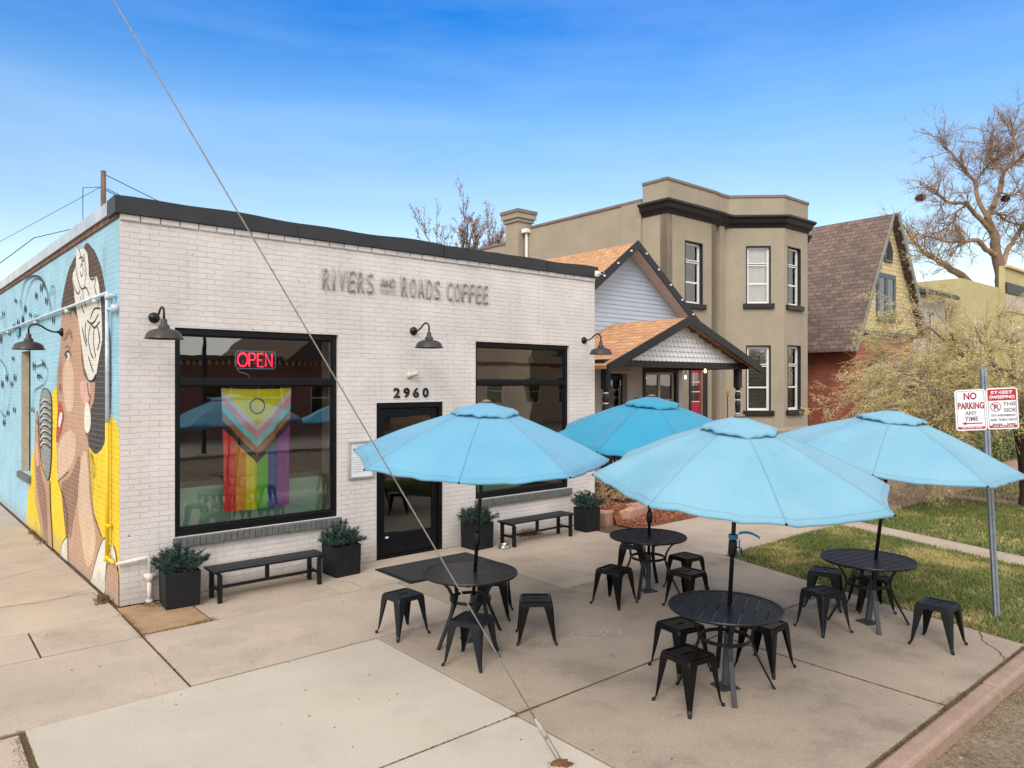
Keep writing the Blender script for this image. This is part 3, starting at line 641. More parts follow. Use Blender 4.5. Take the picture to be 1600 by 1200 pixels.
# conduit on the side wall and pipe round the corner
P = lambda px, py: sidept(px, py)
cd = MB(); cd.tube([(.345, -.05, 3.60), (2.3, -.05, 3.60), (13.5, -.05, 3.60)], .022, 8); cd.tube([(.345, -.05, 3.62), (.345, -.05, 2.08)], .022, 8)
for t in (.15, .34, .95, 2.6, 5.1, 8.2): cd.box(t - .03, t + .03, -.075, 0, 3.53, 3.575)
cd.box(.02, .1, -.07, 0, 3.36, 3.44); cd.tube([(.345, -.05, 3.40), (.08, -.045, 3.40)], .018, 8)
cd.build('conduit', mat('pale blue painted pipe', (.5, .6, .66), .5, .2, 7), shop, smooth=True, M=SIDE)
cd = MB(); cd.tube([(.345, -.05, 2.085), (.345, -.05, .52)], .022, 8); cd.tube([(.345, -.05, .53), (.345, -.05, .47)], .036, 8); cd.tube([(.345, -.05, .5), (.05, -.05, .5)], .022, 8)
cd.box(.28, .34, -.07, 0, .86, .9)
cd.build('gas_pipe', mat('yellow painted pipe', (.66, .46, .02), .5, .1, 7), shop, smooth=True, M=SIDE)
cd = MB(); cd.tube([(-.05, -.05, .5), (.28, -.05, .53), (.30, -.05, .51), (.30, -.05, .30)], .022, 8); cd.tube([(.30, -.05, .0), (.30, -.05, .3)], .028, 8); cd.tube([(.30, -.05, .26), (.30, -.05, .34)], .05, 10); cd.tube([(.24, -.05, .31), (.37, -.05, .31)], .034, 8); cd.tube([(.30, -.05, .0), (.30, -.05, .04)], .04, 10)
cd.build('downpipe', mat('white painted pipe', (.60, .56, .52), .6, .15, 9), shop, smooth=True)
# side window
sw = MB(); sw.box(5.92, 5.97, .12, .2, .92, 3.12); sw.box(6.90, 6.95, .12, .2, .92, 3.12); sw.box(5.97, 6.90, .12, .2, 3.05, 3.12); sw.box(5.97, 6.90, .12, .2, .92, 1.0); sw.box(5.97, 6.90, .125, .195, 2.0, 2.05)
w_ = sw.build('side_window', M_['black'], shop, M=SIDE)
mb = MB(); mb.box(5.97, 6.90, .15, .158, 1.0, 3.05); mb.build('pane', M_['glassdark'], w_)
mb = MB(); mb.box(5.84, 7.03, -.06, .12, .80, .918); mb.build('sill', M_['sillgrey'], w_, bevel=.01)
mb = MB(); mb.box(6.90, 6.948, .001, .119, .922, 3.118); mb.build('jamb', M_['tan'], w_)
# ---- mural: flat shapes painted on the side wall
mural_m = [P_YEL, painted('brown hair paint', (.075, .05, .04), .2, 2.2), painted('grey hair paint', (.05, .045, .045), .2, 2.6), painted('tan skin paint', (.44, .275, .19), .1, 1.25),
           painted('light skin paint', (.58, .42, .30), .08, 1.15), painted('brown skin paint', (.24, .145, .10), .12, 1.6), painted('white petal paint', (.66, .64, .58), .06, 1.05), painted('ink line paint', (.04, .045, .05), .2, 1.5),
           painted('red lip paint', (.40, .07, .05), .2, 1.4), painted('grey metal paint', (.24, .25, .25), .2, 1.4), painted('teal paint', (.10, .34, .40), .2, 1.2), painted('pale pink paint', (.60, .36, .30), .1, 1.2)]
YEL, HB, HG, SK, SKL, SKD, PET, INK, LIP, GRY, TEAL, PINK = range(12)
mu = MB(); lay = [0]
def smoothpts(pts, n=4):
    if len(pts) < 4: return pts
    o = []; k = len(pts)
    for i in range(k):
        p0, p1, p2, p3 = [Vector(pts[(i + j - 1) % k]) for j in range(4)]
        for j in range(n):
            t = j / n; o.append(.5 * ((2 * p1) + (-p0 + p2) * t + (2 * p0 - 5 * p1 + 4 * p2 - p3) * t * t + (-p0 + 3 * p1 - 3 * p2 + p3) * t ** 3))
    return o
def fill(m, pts, sm=True):
    lay[0] += 1; y = -.0006 - lay[0] * .00022
    p = [sidept(*q) for q in pts]
    if sm: p = smoothpts(p)
    bm = bmesh.new(); vs = [bm.verts.new((a, y, max(.003, b))) for a, b in p]
    f_ = bm.faces.new(vs); bmesh.ops.triangulate(bm, faces=[f_], ngon_method='EAR_CLIP')
    bm.verts.index_update(); mu.cur = m; mu.add([v.co.copy() for v in bm.verts], [[v.index for v in f.verts] for f in bm.faces]); bm.free()
def line(pts, w=.018, m=INK, raw=False):
    lay[0] += 1; y = -.0006 - lay[0] * .00022
    p = [Vector(q if raw else sidept(*q)) for q in pts]
    if len(p) > 2:
        q = []; 
        for i in range(len(p) - 1):
            p0, p1, p2, p3 = p[max(i - 1, 0)], p[i], p[i + 1], p[min(i + 2, len(p) - 1)]
            for j in range(5):
                t = j / 5; q.append(.5 * ((2 * p1) + (-p0 + p2) * t + (2 * p0 - 5 * p1 + 4 * p2 - p3) * t * t + (-p0 + 3 * p1 - 3 * p2 + p3) * t ** 3))
        q.append(p[-1]); p = q
    mu.cur = m; L_ = []; k = len(p)
    for i in range(k):
        d = (p[min(i + 1, k - 1)] - p[max(i - 1, 0)]); d = d.normalized() if d.length > 1e-6 else Vector((1, 0)); nn = Vector((-d.y, d.x)) * w * .5 * (1 if 0 < i < k - 1 else .4)
        L_.append((p[i] + nn, p[i] - nn))
    vs = []; 
    for a, b in L_: vs += [(a.x, y, max(.003, a.y)), (b.x, y, max(.003, b.y))]
    mu.add(vs, [(2 * i, 2 * i + 1, 2 * i + 3, 2 * i + 2) for i in range(k - 1)])
fill(YEL, [(41, 829), (43, 780), (50, 715), (58, 680), (70, 650), (80, 620), (86, 604), (92, 608), (97, 650), (120, 690), (150, 700), (166, 672), (174, 650), (180, 655), (185.5, 668), (186.5, 700), (186.8, 780), (186.8, 948), (150, 917), (100, 876), (60, 843)], False)
# hair
fill(HB, [(97, 483), (98.5, 462), (102, 443), (107, 423), (113, 409), (119, 399), (125, 400), (130, 389), (134, 381), (138, 380), (143, 386), (148, 392), (154, 406), (159, 421), (163, 443), (166, 462), (168, 490), (168, 515), (150, 520), (120, 500)])
fill(HG, [(120, 480), (150, 470), (167, 470), (170, 503), (173, 525), (174.2, 570), (174, 620), (172, 655), (167, 678), (160, 700), (150, 709), (142, 702), (136, 690), (132, 670), (128, 600), (118, 520)])
# neck and face
fill(SK, [(107, 884), (107, 840), (106, 803), (103, 788), (99, 773), (95, 762), (120, 715), (138, 690), (141, 730), (143, 765), (147, 800), (153, 820), (160, 840), (152, 870), (143, 910), (125, 900)], False)
fill(SK, [(97, 484), (95.5, 510), (94.5, 545), (92, 562), (89.5, 588), (89, 600), (91, 612), (90.5, 628), (91, 640), (89, 655), (88.3, 690), (89, 712), (89.5, 730), (91, 748), (94, 762), (100, 752), (112, 738), (122, 722), (134, 700), (138, 691), (134, 676), (134, 650), (142, 640), (147, 625), (149, 598), (143, 596), (134, 590), (130, 583), (127, 560), (126, 532), (125, 505), (119, 493), (114, 485), (105, 484)], False)
fill(SKL, [(99, 575), (107, 563), (114, 575), (116, 610), (113, 640), (104, 640), (99, 610)])
fill(SKL, [(91, 700), (100, 680), (112, 672), (119, 690), (116, 715), (104, 738), (94, 752), (91, 730)])
fill(SKD, [(96, 757), (108, 746), (117, 728), (123, 712), (126, 730), (124, 765), (117, 800), (111, 840), (107, 830), (106, 803), (103, 788)])
fill(SKL, [(127, 720), (134, 704), (138, 730), (141, 780), (146, 815), (150, 845), (143, 880), (134, 880), (126, 830), (122, 780)])
fill(PINK, [(125, 600), (134, 594), (142, 600), (140, 625), (130, 630)])
# brow, eye, nostril, mouth
fill(SKD, [(99, 533), (102, 523), (108, 514), (112, 518), (114.5, 535), (112, 530), (108, 524), (104, 531)])
fill(PET, [(102, 556), (106, 551), (109.5, 556), (107, 563), (103.5, 562)]); fill(INK, [(102.2, 556), (104.5, 552.5), (106, 557), (104, 562)])
line([(100.5, 555), (104, 550), (108.5, 549), (111.5, 557)], .03); line([(102.5, 544), (106, 540), (110, 546)], .015)
fill(SKD, [(92, 602), (95, 600), (96.5, 608), (94.5, 614)])
fill(LIP, [(91, 634), (94.5, 627), (99, 640), (100.5, 652), (98.5, 663), (96, 676), (89, 692), (88.4, 676), (90, 655)]); fill(PET, [(91.5, 660), (94, 646), (97.5, 645), (97, 656), (93, 668)]); line([(98, 645), (99, 655), (96, 664)], .025)
fill(PET, [(134, 633), (138, 629), (141.5, 640), (142.5, 660), (140, 674), (136, 676), (132.8, 668), (132.5, 648)])
# flowers
fill(PET, [(122, 382), (127, 390), (132, 388), (137, 395), (139, 412), (139.5, 432), (144, 434), (152, 432), (155, 443), (156.5, 456), (158.5, 476), (160, 501), (160.5, 532), (156, 556), (151, 586), (146, 594), (139, 594), (133, 576), (129, 545), (124.5, 510), (120.5, 487), (117, 465), (116.5, 453), (113.8, 440), (114.5, 428), (119.5, 415), (119.5, 398)], False)
for L_ in ([(121.5, 384), (125, 392), (128, 405), (131, 410)], [(124, 404), (129, 402), (132, 409)], [(126, 418), (129, 412), (130.5, 424), (128, 432), (126, 424)], [(119, 416), (121, 430), (126, 448), (131, 451), (134, 438), (133, 420)], [(114.5, 438), (118, 452), (123, 459), (126, 452)],
           [(131, 396), (134, 412), (136, 432)], [(131, 451), (136, 450), (140, 462)], [(130, 452), (131.5, 468), (136, 480)], [(141, 434), (145, 437), (149, 434)], [(151, 433), (149, 448), (152, 462)], [(127, 463), (129, 480), (133, 490)],
           [(142, 498), (148, 483), (158, 482)], [(143, 506), (149, 502), (155, 490)], [(137, 501), (143, 506), (149, 512), (157, 502)], [(142, 508), (139, 530), (143, 552), (147, 560)], [(148, 510), (147, 535), (151, 560)], [(152, 508), (157, 528), (153, 548)],
           [(129, 510), (133, 530), (137, 541)], [(139, 557), (143, 570), (147, 582)], [(154, 520), (158, 535)], [(135, 503), (134, 520), (137, 535)]):
    line(L_, .026)
line([(133, 576), (139, 594), (146, 594), (151, 584)], .022); line([(137, 596), (139, 612), (142, 622)], .02)
# blouse, arm strip
fill(PET, [(95.5, 872), (97, 855), (100.5, 845), (106.5, 838), (107, 884)], False)
fill(PET, [(142, 911), (148, 888), (155, 862), (161, 846), (165, 841), (170, 846), (173, 856), (168, 875), (166, 900), (165.5, 930)], False)
fill(SK, [(165.5, 930), (167, 900), (169, 884), (173, 877), (179, 876), (184, 885), (186.7, 900), (186.8, 948)], False)
fill(PET, [(173, 856), (178, 852), (182, 862), (184.5, 885), (180, 874), (175, 872)], False)
line([(95, 872), (97, 855), (100.5, 845), (107, 838)], .02); line([(142, 911), (148, 888), (155, 862), (161, 846), (165, 841), (170, 846)], .02); line([(165.5, 930), (167, 900), (169, 884), (173, 877)], .016); line([(178, 852), (182, 864), (185.5, 895)], .016)
line([(92, 752), (95, 762), (99, 773), (103, 788), (106, 803), (107, 838)], .016); line([(139.5, 697), (142, 745), (146, 796), (153, 820), (161, 842)], .016); line([(91, 752), (98, 746), (108, 736)], .014)
line([(143, 706), (146, 722), (147.5, 745), (150, 735), (147, 720), (144, 708)], .014); line([(142, 706), (145, 740), (147, 775)], .012)
# microphone and hand
fill(SK, [(56, 655), (58.5, 640), (60.5, 650), (62, 690), (66, 728), (74, 748), (79, 752), (80, 790), (82, 825), (83.5, 860), (68, 848), (66, 828), (61, 800), (57, 780), (56, 740), (55.5, 700)], False)
fill(SKD, [(58, 700), (61, 700), (66, 740), (73, 770), (76, 820), (77, 852), (71, 848), (68, 815), (62, 780), (58, 745)])
fill(PINK, [(57, 690), (60.5, 700), (62.5, 724), (59.5, 728), (57.2, 712)])
fill(GRY, [(63.3, 640), (65, 620), (68, 610), (72, 607), (76, 609), (80, 616), (82, 632), (82, 680), (81.3, 715), (79, 742), (76, 750), (72, 740), (68, 720), (64.5, 690)])
for i in range(8):
    y = 624 + i * 9.5; fill(PET, [(65, y + 6), (69, y), (74, y + 1), (80, y + 6), (74, y + 5), (68, y + 7)]); line([(64, y + 11), (69, y + 4), (75, y + 4), (81.5, y + 10)], .035)
line([(63.3, 640), (65, 620), (68, 610), (72, 607), (76, 609), (80, 616), (82, 632), (82, 680), (81.3, 715), (79, 742), (76, 750), (72, 740), (68, 720), (64.5, 690), (63.3, 640)], .016)
line([(55.5, 700), (56, 740), (57, 780), (61, 800), (66, 828), (68, 848)], .014); line([(79, 752), (80, 790), (82, 825), (83.5, 860)], .014)
for q in ([(60, 672), (64, 678)], [(58, 655), (63, 668), (65, 684)], [(83, 668), (87, 671)], [(82, 655), (85, 660)]): line(q, .02)
# singing notes
line([(33, 483), (37, 450), (45, 435), (58, 431), (68, 438), (76, 460), (82, 487)], .03); line([(37, 505), (42, 465), (50, 442), (60, 435), (68, 440)], .02)
line([(30, 478), (34, 470), (38, 500)], .014); line([(78, 500), (80, 455), (86, 449), (87, 485)], .018); line([(80, 461), (86, 455)], .03); line([(66, 560), (76, 580), (70, 600), (55, 612), (53, 640)], .018)
line([(0, 560), (10, 575), (18, 610), (10, 650), (2, 640)], .02); line([(0, 500), (6, 495), (9, 520), (5, 560)], .016); line([(20, 430), (25, 480), (20, 540)], .012); line([(10, 470), (12, 560), (8, 620)], .012)
line([(54, 568), (58, 572), (66, 570), (72, 568)], .02); line([(60, 590), (64, 586), (68, 592)], .03); line([(164, 385), (166, 420), (165, 470)], .010)
rr = random.Random(5)
for (x, y) in [(58, 462), (74, 470), (41, 483), (49, 492), (37, 500), (66, 450), (70, 445), (85, 500), (26, 470), (24, 510), (30, 505), (5, 600), (12, 590), (22, 560), (20, 600), (3, 530), (16, 520), (8, 660), (14, 645), (25, 590), (55, 572), (70, 569), (53, 640), (24, 640), (7, 490), (62, 588)]:
    h_ = rr.uniform(4, 8); fill(INK, [(x - 1.2, y), (x, y - h_), (x + 1.3, y), (x, y + h_)])
    if rr.random() < .6: line([(x + 1, y), (x + 1.2, y - 16)], .012)
for q in ([(56, 491), (61, 491), (61, 501), (56, 502)], [(28, 512), (33, 508), (33, 524), (28, 528)]): fill(TEAL, q, False)
mu.build('mural', mural_m, shop, M=SIDE)

# ---------------------------------------------------------------- things on and in the shop front
def lamp(name_label, M):
    """gooseneck barn lamp: local origin on the wall, -y out of the wall"""
    t = thing('wall_lamp', name_label, 'lamp', M, 'black gooseneck barn lamps')
    mb = MB(); mb.lathe([(.062, 0), (.062, .02), (.05, .035), (.022, .05), (.02, .07)], 20, Matrix.Rotation(R(90), 4, 'X')); mb.build('wall_plate', M_['furn'], t, smooth=True, bevel=.003)
    pts = [(0, -.06, 0), (0, -.13, .0), (0, -.20, .03), (0, -.27, .08), (0, -.33, .10), (0, -.39, .085), (0, -.42, .04), (0, -.42, -.05)]
    mb = MB(); mb.tube(pts, .0125, 10); mb.build('gooseneck', M_['furn'], t, smooth=True)
    mb = MB(); mb.lathe([(.018, -.035), (.032, -.05), (.036, -.10), (.058, -.118), (.062, -.15), (.10, -.158), (.145, -.175), (.178, -.205), (.192, -.245), (.205, -.262), (.206, -.268), (.196, -.262), (.172, -.21), (.14, -.182), (.08, -.165), (.03, -.16)], 32, cx=0, cy=-.42)
    mb.build('lamp_shade', mat('dark enamel', (.03, .028, .028), .35, .15, 6) if 'enamel' not in M_ else M_['enamel'], t, smooth=True)
    mb = MB(); mb.lathe([(.02, -.15), (.04, -.18), (.045, -.21), (.03, -.235), (.005, -.24)], 14, cx=0, cy=-.42); mb.build('bulb', M_['paper'], t, smooth=True)
    return t
M_['enamel'] = mat('dark enamel', (.03, .028, .028), .35, .15, 6)
lamp('black gooseneck lamp left of the large window with the flag', STREET @ at(.36, 0, 3.31))
lamp('black gooseneck lamp under the lettering above the shop door', STREET @ at(3.93, 0, 3.32))
lamp('black gooseneck lamp at the far right corner of the white wall', STREET @ at(7.57, 0, 3.32))
lamp('black gooseneck lamp reaching out from the painted side wall', SIDEW @ at(3.17, 0, 3.29))
# neon sign
t = thing('neon_sign', 'red glowing neon OPEN sign hanging in the upper pane', 'neon sign', STREET @ at(1.62, .15, 2.845))
red = emis('neon red', (1, .02, .06), 2.2); cy_ = emis('neon teal', (.03, .28, .33), .25)
mb = MB(); mb.box(-.275, .275, .016, .022, -.125, .125); mb.build('backing', mat('clear smoked board', (.015, .008, .012), .3, .1, 4), t)
def strokes(sets, m, name, r=.0085):
    mb = MB()
    for pts, cl in sets: mb.tube([(x, 0, z) for x, z in pts], r, 8, closed=cl)
    mb.build(name, m, t, smooth=True)
ov = lambda cx, rx, rz: [(cx + rx * math.cos(a * math.pi / 10), rz * math.sin(a * math.pi / 10)) for a in range(20)]
h = .085
strokes([(ov(-.17, .062, h), True), ([(-.085, -h), (-.085, h), (-.03, h), (-.012, h * .8), (-.005, h * .5), (-.012, h * .2), (-.03, 0), (-.085, 0)], False),
         ([(.095, -h), (.025, -h), (.025, h), (.095, h)], False), ([(.025, 0), (.08, 0)], False), ([(.13, -h), (.13, h), (.215, -h), (.215, h)], False)], red, 'letters')
a, b = .262, .112
strokes([([(-a + .03, -b), (a - .03, -b), (a, -b + .03), (a, b - .03), (a - .03, b), (-a + .03, b), (-a, b - .03), (-a, -b + .03)], True)], cy_, 'border', .005)
mb = MB(); mb.tube([(-.24, .01, -.125), (-.2, .01, -.16), (-.12, .01, -.18), (-.08, .01, -.21), (-.1, .01, -.26)], .004, 6); mb.build('cable', M_['white'], t)
# pride flag behind the pane
fw, fh = .92, 1.56; u_ = fw / 370
fcols = [('yellow', (.68, .66, .02)), ('white', (.62, .62, .6)), ('pink', (.70, .33, .40)), ('light blue', (.20, .60, .72)), ('brown', (.36, .16, .05)), ('black', (.02, .02, .02)),
         ('red', (.72, .05, .05)), ('orange', (.80, .30, .03)), ('lemon', (.80, .72, .03)), ('green', (.11, .50, .04)), ('blue', (.04, .07, .34)), ('violet', (.24, .04, .28)), ('purple ring', (.09, .05, .16))]
fm = [mat('flag ' + n, tuple(min(.88, v * 1.3) for v in c), .75, .06, 6) for n, c in fcols]
fb = MB(); K = 48; HT = fh / u_
cuts = [0, 190, 222, 265, 305, 350, 390]
def fpt(X, Y):      # X in -185..185, Y down
    z = -Y * u_ - .03 * math.cos(X / 185 * math.pi / 2) * (1 if Y < 200 else .5) * 0
    sag = .02 * (1 - (X / 185) ** 2)
    q = min(1, Y / 250)
    yy = .02 * q * math.sin(X * .055) + .012 * q * math.sin(X * .11 + 1)
    narrow = 1 - .07 * min(1, Y / HT * 2)
    return (X * u_ * narrow, yy, z - sag)
NY = 8
for i in range(K):
    xa, xb = -185 + 370 * i / K, -185 + 370 * (i + 1) / K
    def bounds(X): return [max(0, c - abs(X)) for c in cuts]
    ba, bb = bounds(xa), bounds(xb)
    for j in range(6):
        if ba[j + 1] <= 0 and bb[j + 1] <= 0: continue
        fb.cur = j
        for q in range(3):
            l = lambda B, q: B[j] + (B[j + 1] - B[j]) * q / 3
            fb.quad(fpt(xa, l(ba, q)), fpt(xa, l(ba, q + 1)), fpt(xb, l(bb, q + 1)), fpt(xb, l(bb, q)))
    fb.cur = 6 + min(5, int(i / (K / 6)))
    ya, yb = ba[6], bb[6]
    for q in range(NY):
        fb.quad(fpt(xa, ya + (HT - ya) * q / NY), fpt(xa, ya + (HT - ya) * (q + 1) / NY), fpt(xb, yb + (HT - yb) * (q + 1) / NY), fpt(xb, yb + (HT - yb) * q / NY))
fb.cur = 12; ring = []
for i in range(40):
    a = i * math.pi / 20; ring.append((math.cos(a), math.sin(a)))
for i in range(40):
    (c0, s0), (c1, s1) = ring[i], ring[(i + 1) % 40]
    P4 = [fpt(43 * c0, 88 - 43 * s0), fpt(43 * c1, 88 - 43 * s1), fpt(36 * c1, 88 - 36 * s1), fpt(36 * c0, 88 - 36 * s0)]
    fb.quad(*[(p[0], p[1] - .003, p[2]) for p in P4])
flag = fb.build('flag', fm); flag.matrix_world = STREET @ at(1.64, .15, 2.485)
so = flag.modifiers.new('cloth', 'SOLIDIFY'); so.thickness = .0015
tag(flag, 'progress rainbow flag with a yellow triangle and purple ring hanging in the window', 'flag')
# menu board
t = thing('menu_board', 'silver framed menu board on the white wall left of the door', 'notice board', STREET @ at(3.055, 0, 1.47))
mb = MB(); mb.box(-.2, .2, -.04, -.003, -.265, -.235); mb.box(-.2, .2, -.04, -.003, .235, .265); mb.box(-.2, -.17, -.04, -.003, -.235, .235); mb.box(.17, .2, -.04, -.003, -.235, .235); mb.build('frame', M_['galv'], t, bevel=.004)
mb = MB(); mb.box(-.17, .17, -.02, -.003, -.235, .235); mb.build('menu_sheet', M_['paper'], t)
mb = MB()
for i in range(12): mb.box(-.13 + (.0 if i % 4 else .04), .13 - rnd.uniform(0, .09), -.0225, -.0205, .19 - i * .033, .198 - i * .033)
mb.build('menu_lines', mat('pale print', (.36, .40, .48), .7, .1, 5), t)
# bowl and mat
mb = MB(); mb.lathe([(.095, 0), (.10, .004), (.082, .03), (.078, .055), (.086, .058), (.088, .054), (.074, .05), (.068, .012), (.001, .010)], 28)
o = mb.build('dog_bowl', M_['steel'], smooth=True); o.matrix_world = STREET @ at(5.21, -.58, 0); tag(o, 'shiny steel dog bowl beside the far bench', 'bowl')
mb = MB(); mb.box(-.77, .77, -.45, .45, 0, .012)
t = thing('door_mat', 'large dark ribbed door mat in front of the shop door', 'door mat', STREET @ at(3.79, -.91, .003))
mb.build('mat_border', M_['pot'], t, bevel=.004)
mb = MB(); mb.box(-.72, .72, -.40, .40, .0125, .017); mb.build('mat_pile', mat('dark grey pile', (.026, .030, .031), .95, .2, 40, .8, 200), t)
# ---------------------------------------------------------------- benches and planters
def make_bench():
    t = thing('bench', 'x', 'bench', Matrix(), 'slatted charcoal benches against the shop front')
    L_, D, H_ = .70, .175, .375
    mb = MB()
    for i in range(4):
        y = -D + i * .0885; mb.box(-L_, L_, y, y + .083, H_ - .022, H_)
    mb.box(-L_ + .05, -L_ + .09, -D + .01, D - .01, H_ - .05, H_ - .022); mb.box(L_ - .09, L_ - .05, -D + .01, D - .01, H_ - .05, H_ - .022)
    mb.build('seat', M_['furn'], t, bevel=.003)
    for sx in (-1, 1):
        for sy in (-1, 1):
            mb = MB(); x = sx * (L_ - .085); y = sy * (D - .03); mb.box(x - .024, x + .024, y - .024, y + .024, 0, H_ - .05); mb.build('leg', M_['furn'], t, bevel=.003)
    mb = MB(); 
    for sx in (-1, 1): mb.box(sx * (L_ - .085) - .015, sx * (L_ - .085) + .015, -D + .055, D - .055, .13, .165)
    mb.box(-L_ + .1, L_ - .1, -.018, .018, .132, .163); mb.box(-.022, .022, -.02, .02, .1635, H_ - .022)
    mb.build('stretcher', M_['furn'], t, bevel=.002)
    return t
b1 = make_bench(); b1.matrix_world = STREET @ at(1.53, -.455, 0); b1['label'] = 'charcoal slatted bench under the window with the flag'
b2 = copy_tree(b1); b2.matrix_world = STREET @ at(5.98, -.49, 0); b2['label'] = 'charcoal slatted bench between the door planter and the far corner planter'
def conifer(parent, seed, h=.36, rad=.30):
    r = random.Random(seed); st = MB(); lf = MB(); lf.cur = 0
    for i in range(70):
        a = r.uniform(0, 6.283); out_ = r.random() ** .6; el = R(88 - 58 * out_) ; L_ = h * r.uniform(.6, 1.05) * (1.0 - .14 * out_)
        d = Vector((math.cos(a) * math.cos(el), math.sin(a) * math.cos(el), math.sin(el)))
        base = Vector((math.cos(a) * .07 * out_, math.sin(a) * .07 * out_, 0)); pts = [base]
        for k in range(1, 5): pts.append(base + d * L_ * k / 4 + Vector((0, 0, -.035 * out_ * (k / 4) ** 2)))
        st.tube(pts, [.005, .004, .003, .002, .0015], 4)
        for k in range(30):
            tt = r.uniform(.15, 1.0); q = min(3, int(tt * 4)); p = pts[q].lerp(pts[q + 1], min(1.1, tt * 4 - q))
            for m_ in range(5):
                nd = (d * r.uniform(.0, .8) + Vector((r.uniform(-1, 1), r.uniform(-1, 1), r.uniform(-.5, 1.0)))).normalized()
                sp = nd.cross(Vector((r.uniform(-1, 1), r.uniform(-1, 1), r.uniform(-1, 1)))).normalized() * .0042
                l2 = r.uniform(.03, .06); lf.cur = r.choice((0, 0, 1)); lf.add([p - sp, p + sp, p + nd * l2 + sp * .4, p + nd * l2 - sp * .4], [(0, 1, 2, 3)])
    st.build('stems', M_['stem'], parent); lf.build('foliage', [M_['leaf'], M_['leaf2']], parent)
M_['leaf'] = mat('blue green needles', (.022, .050, .042), .6, .3, 12, col2=(.012, .030, .026))
M_['leaf2'] = mat('paler needles', (.045, .095, .075), .6, .3, 12)
def planter(x, y, rz, seed, label, sz=.19):
    t = thing('planter', label, 'planter', STREET @ at(x, y, 0, rz), 'dark square planters with evergreen shrubs')
    H_ = .40; a = sz; b = sz - .022
    mb = MB(); i0, i1 = a - .012, a
    def ring(r0, z): return [(-r0, -r0, z), (r0, -r0, z), (r0, r0, z), (-r0, r0, z)]
    vs = ring(a - .008, 0) + ring(a, H_) + ring(b, H_) + ring(b, H_ - .07); fs = [(3, 2, 1, 0)]
    for l in range(3):
        for i in range(4): fs.append((l * 4 + i, l * 4 + (i + 1) % 4, l * 4 + 4 + (i + 1) % 4, l * 4 + 4 + i))
    mb.add(vs, fs); mb.build('pot', M_['pot'], t, bevel=.006)
    mb = MB(); mb.box(-b + .001, b - .001, -b + .001, b - .001, .2, H_ - .05); mb.build('potting_soil', M_['soil'], t)
    pl = bpy.data.objects.new('shrub', None); COL.objects.link(pl); pl.parent = t; pl.location = (0, 0, H_ - .05)
    conifer(pl, seed)
    return t
planter(.555, -.32, R(-4), 1, 'square planter with evergreen shrub by the painted corner of the shop')
planter(2.60, -.31, R(3), 2, 'square planter with evergreen shrub between the near bench and the door')
planter(4.92, -.27, R(2), 3, 'square planter with evergreen shrub right of the shop door, dog bowl at its foot', .185)
planter(7.16, -.47, R(-2), 4, 'square planter with evergreen shrub at the far right corner of the shop front', .165)

# ---------------------------------------------------------------- tables
def make_table():
    t = thing('bistro_table', 'x', 'table', Matrix(), 'round slatted patio tables')
    RT, ZT = .465, .675
    mb = MB(); nb = 9; bw = 2 * (RT - .02) / nb
    for i in range(nb):
        y0 = -(RT - .02) + i * bw + .004; y1 = y0 + bw - .008; pts = []
        ra = RT - .022; ya, yb = max(-ra, y0), min(ra, y1)
        for j in range(9):
            y = ya + (yb - ya) * j / 8; pts.append((math.sqrt(max(0, ra * ra - y * y)), y))
        poly = pts + [(-x, y) for x, y in reversed(pts)]
        mb.prism(poly, ZT - .012, ZT)
    mb.build('tabletop', M_['furn'], t, bevel=.0015)
    mb = MB(); prof = [(RT - .025, ZT - .018), (RT, ZT - .018), (RT + .004, ZT - .004), (RT, ZT + .004), (RT - .022, ZT + .003), (RT - .025, ZT - .018)]
    n = 64; vs = []; fs = []
    for (r_, z) in prof[:-1]:
        for j in range(n): vs.append((r_ * math.cos(2 * math.pi * j / n), r_ * math.sin(2 * math.pi * j / n), z))
    for i in range(5):
        for j in range(n): fs.append((i * n + j, i * n + (j + 1) % n, ((i + 1) % 5) * n + (j + 1) % n, ((i + 1) % 5) * n + j))
    mb.add(vs, fs); mb.build('rim', M_['furn'], t, smooth=False)
    mb = MB(); mb.box(-.02, .02, -RT + .03, RT - .03, ZT - .032, ZT - .0125); mb.box(-RT + .03, -.02, -.02, .02, ZT - .032, ZT - .0125); mb.box(.02, RT - .03, -.02, .02, ZT - .032, ZT - .0125)
    mb.build('cross_bar', M_['furn'], t)
    return t
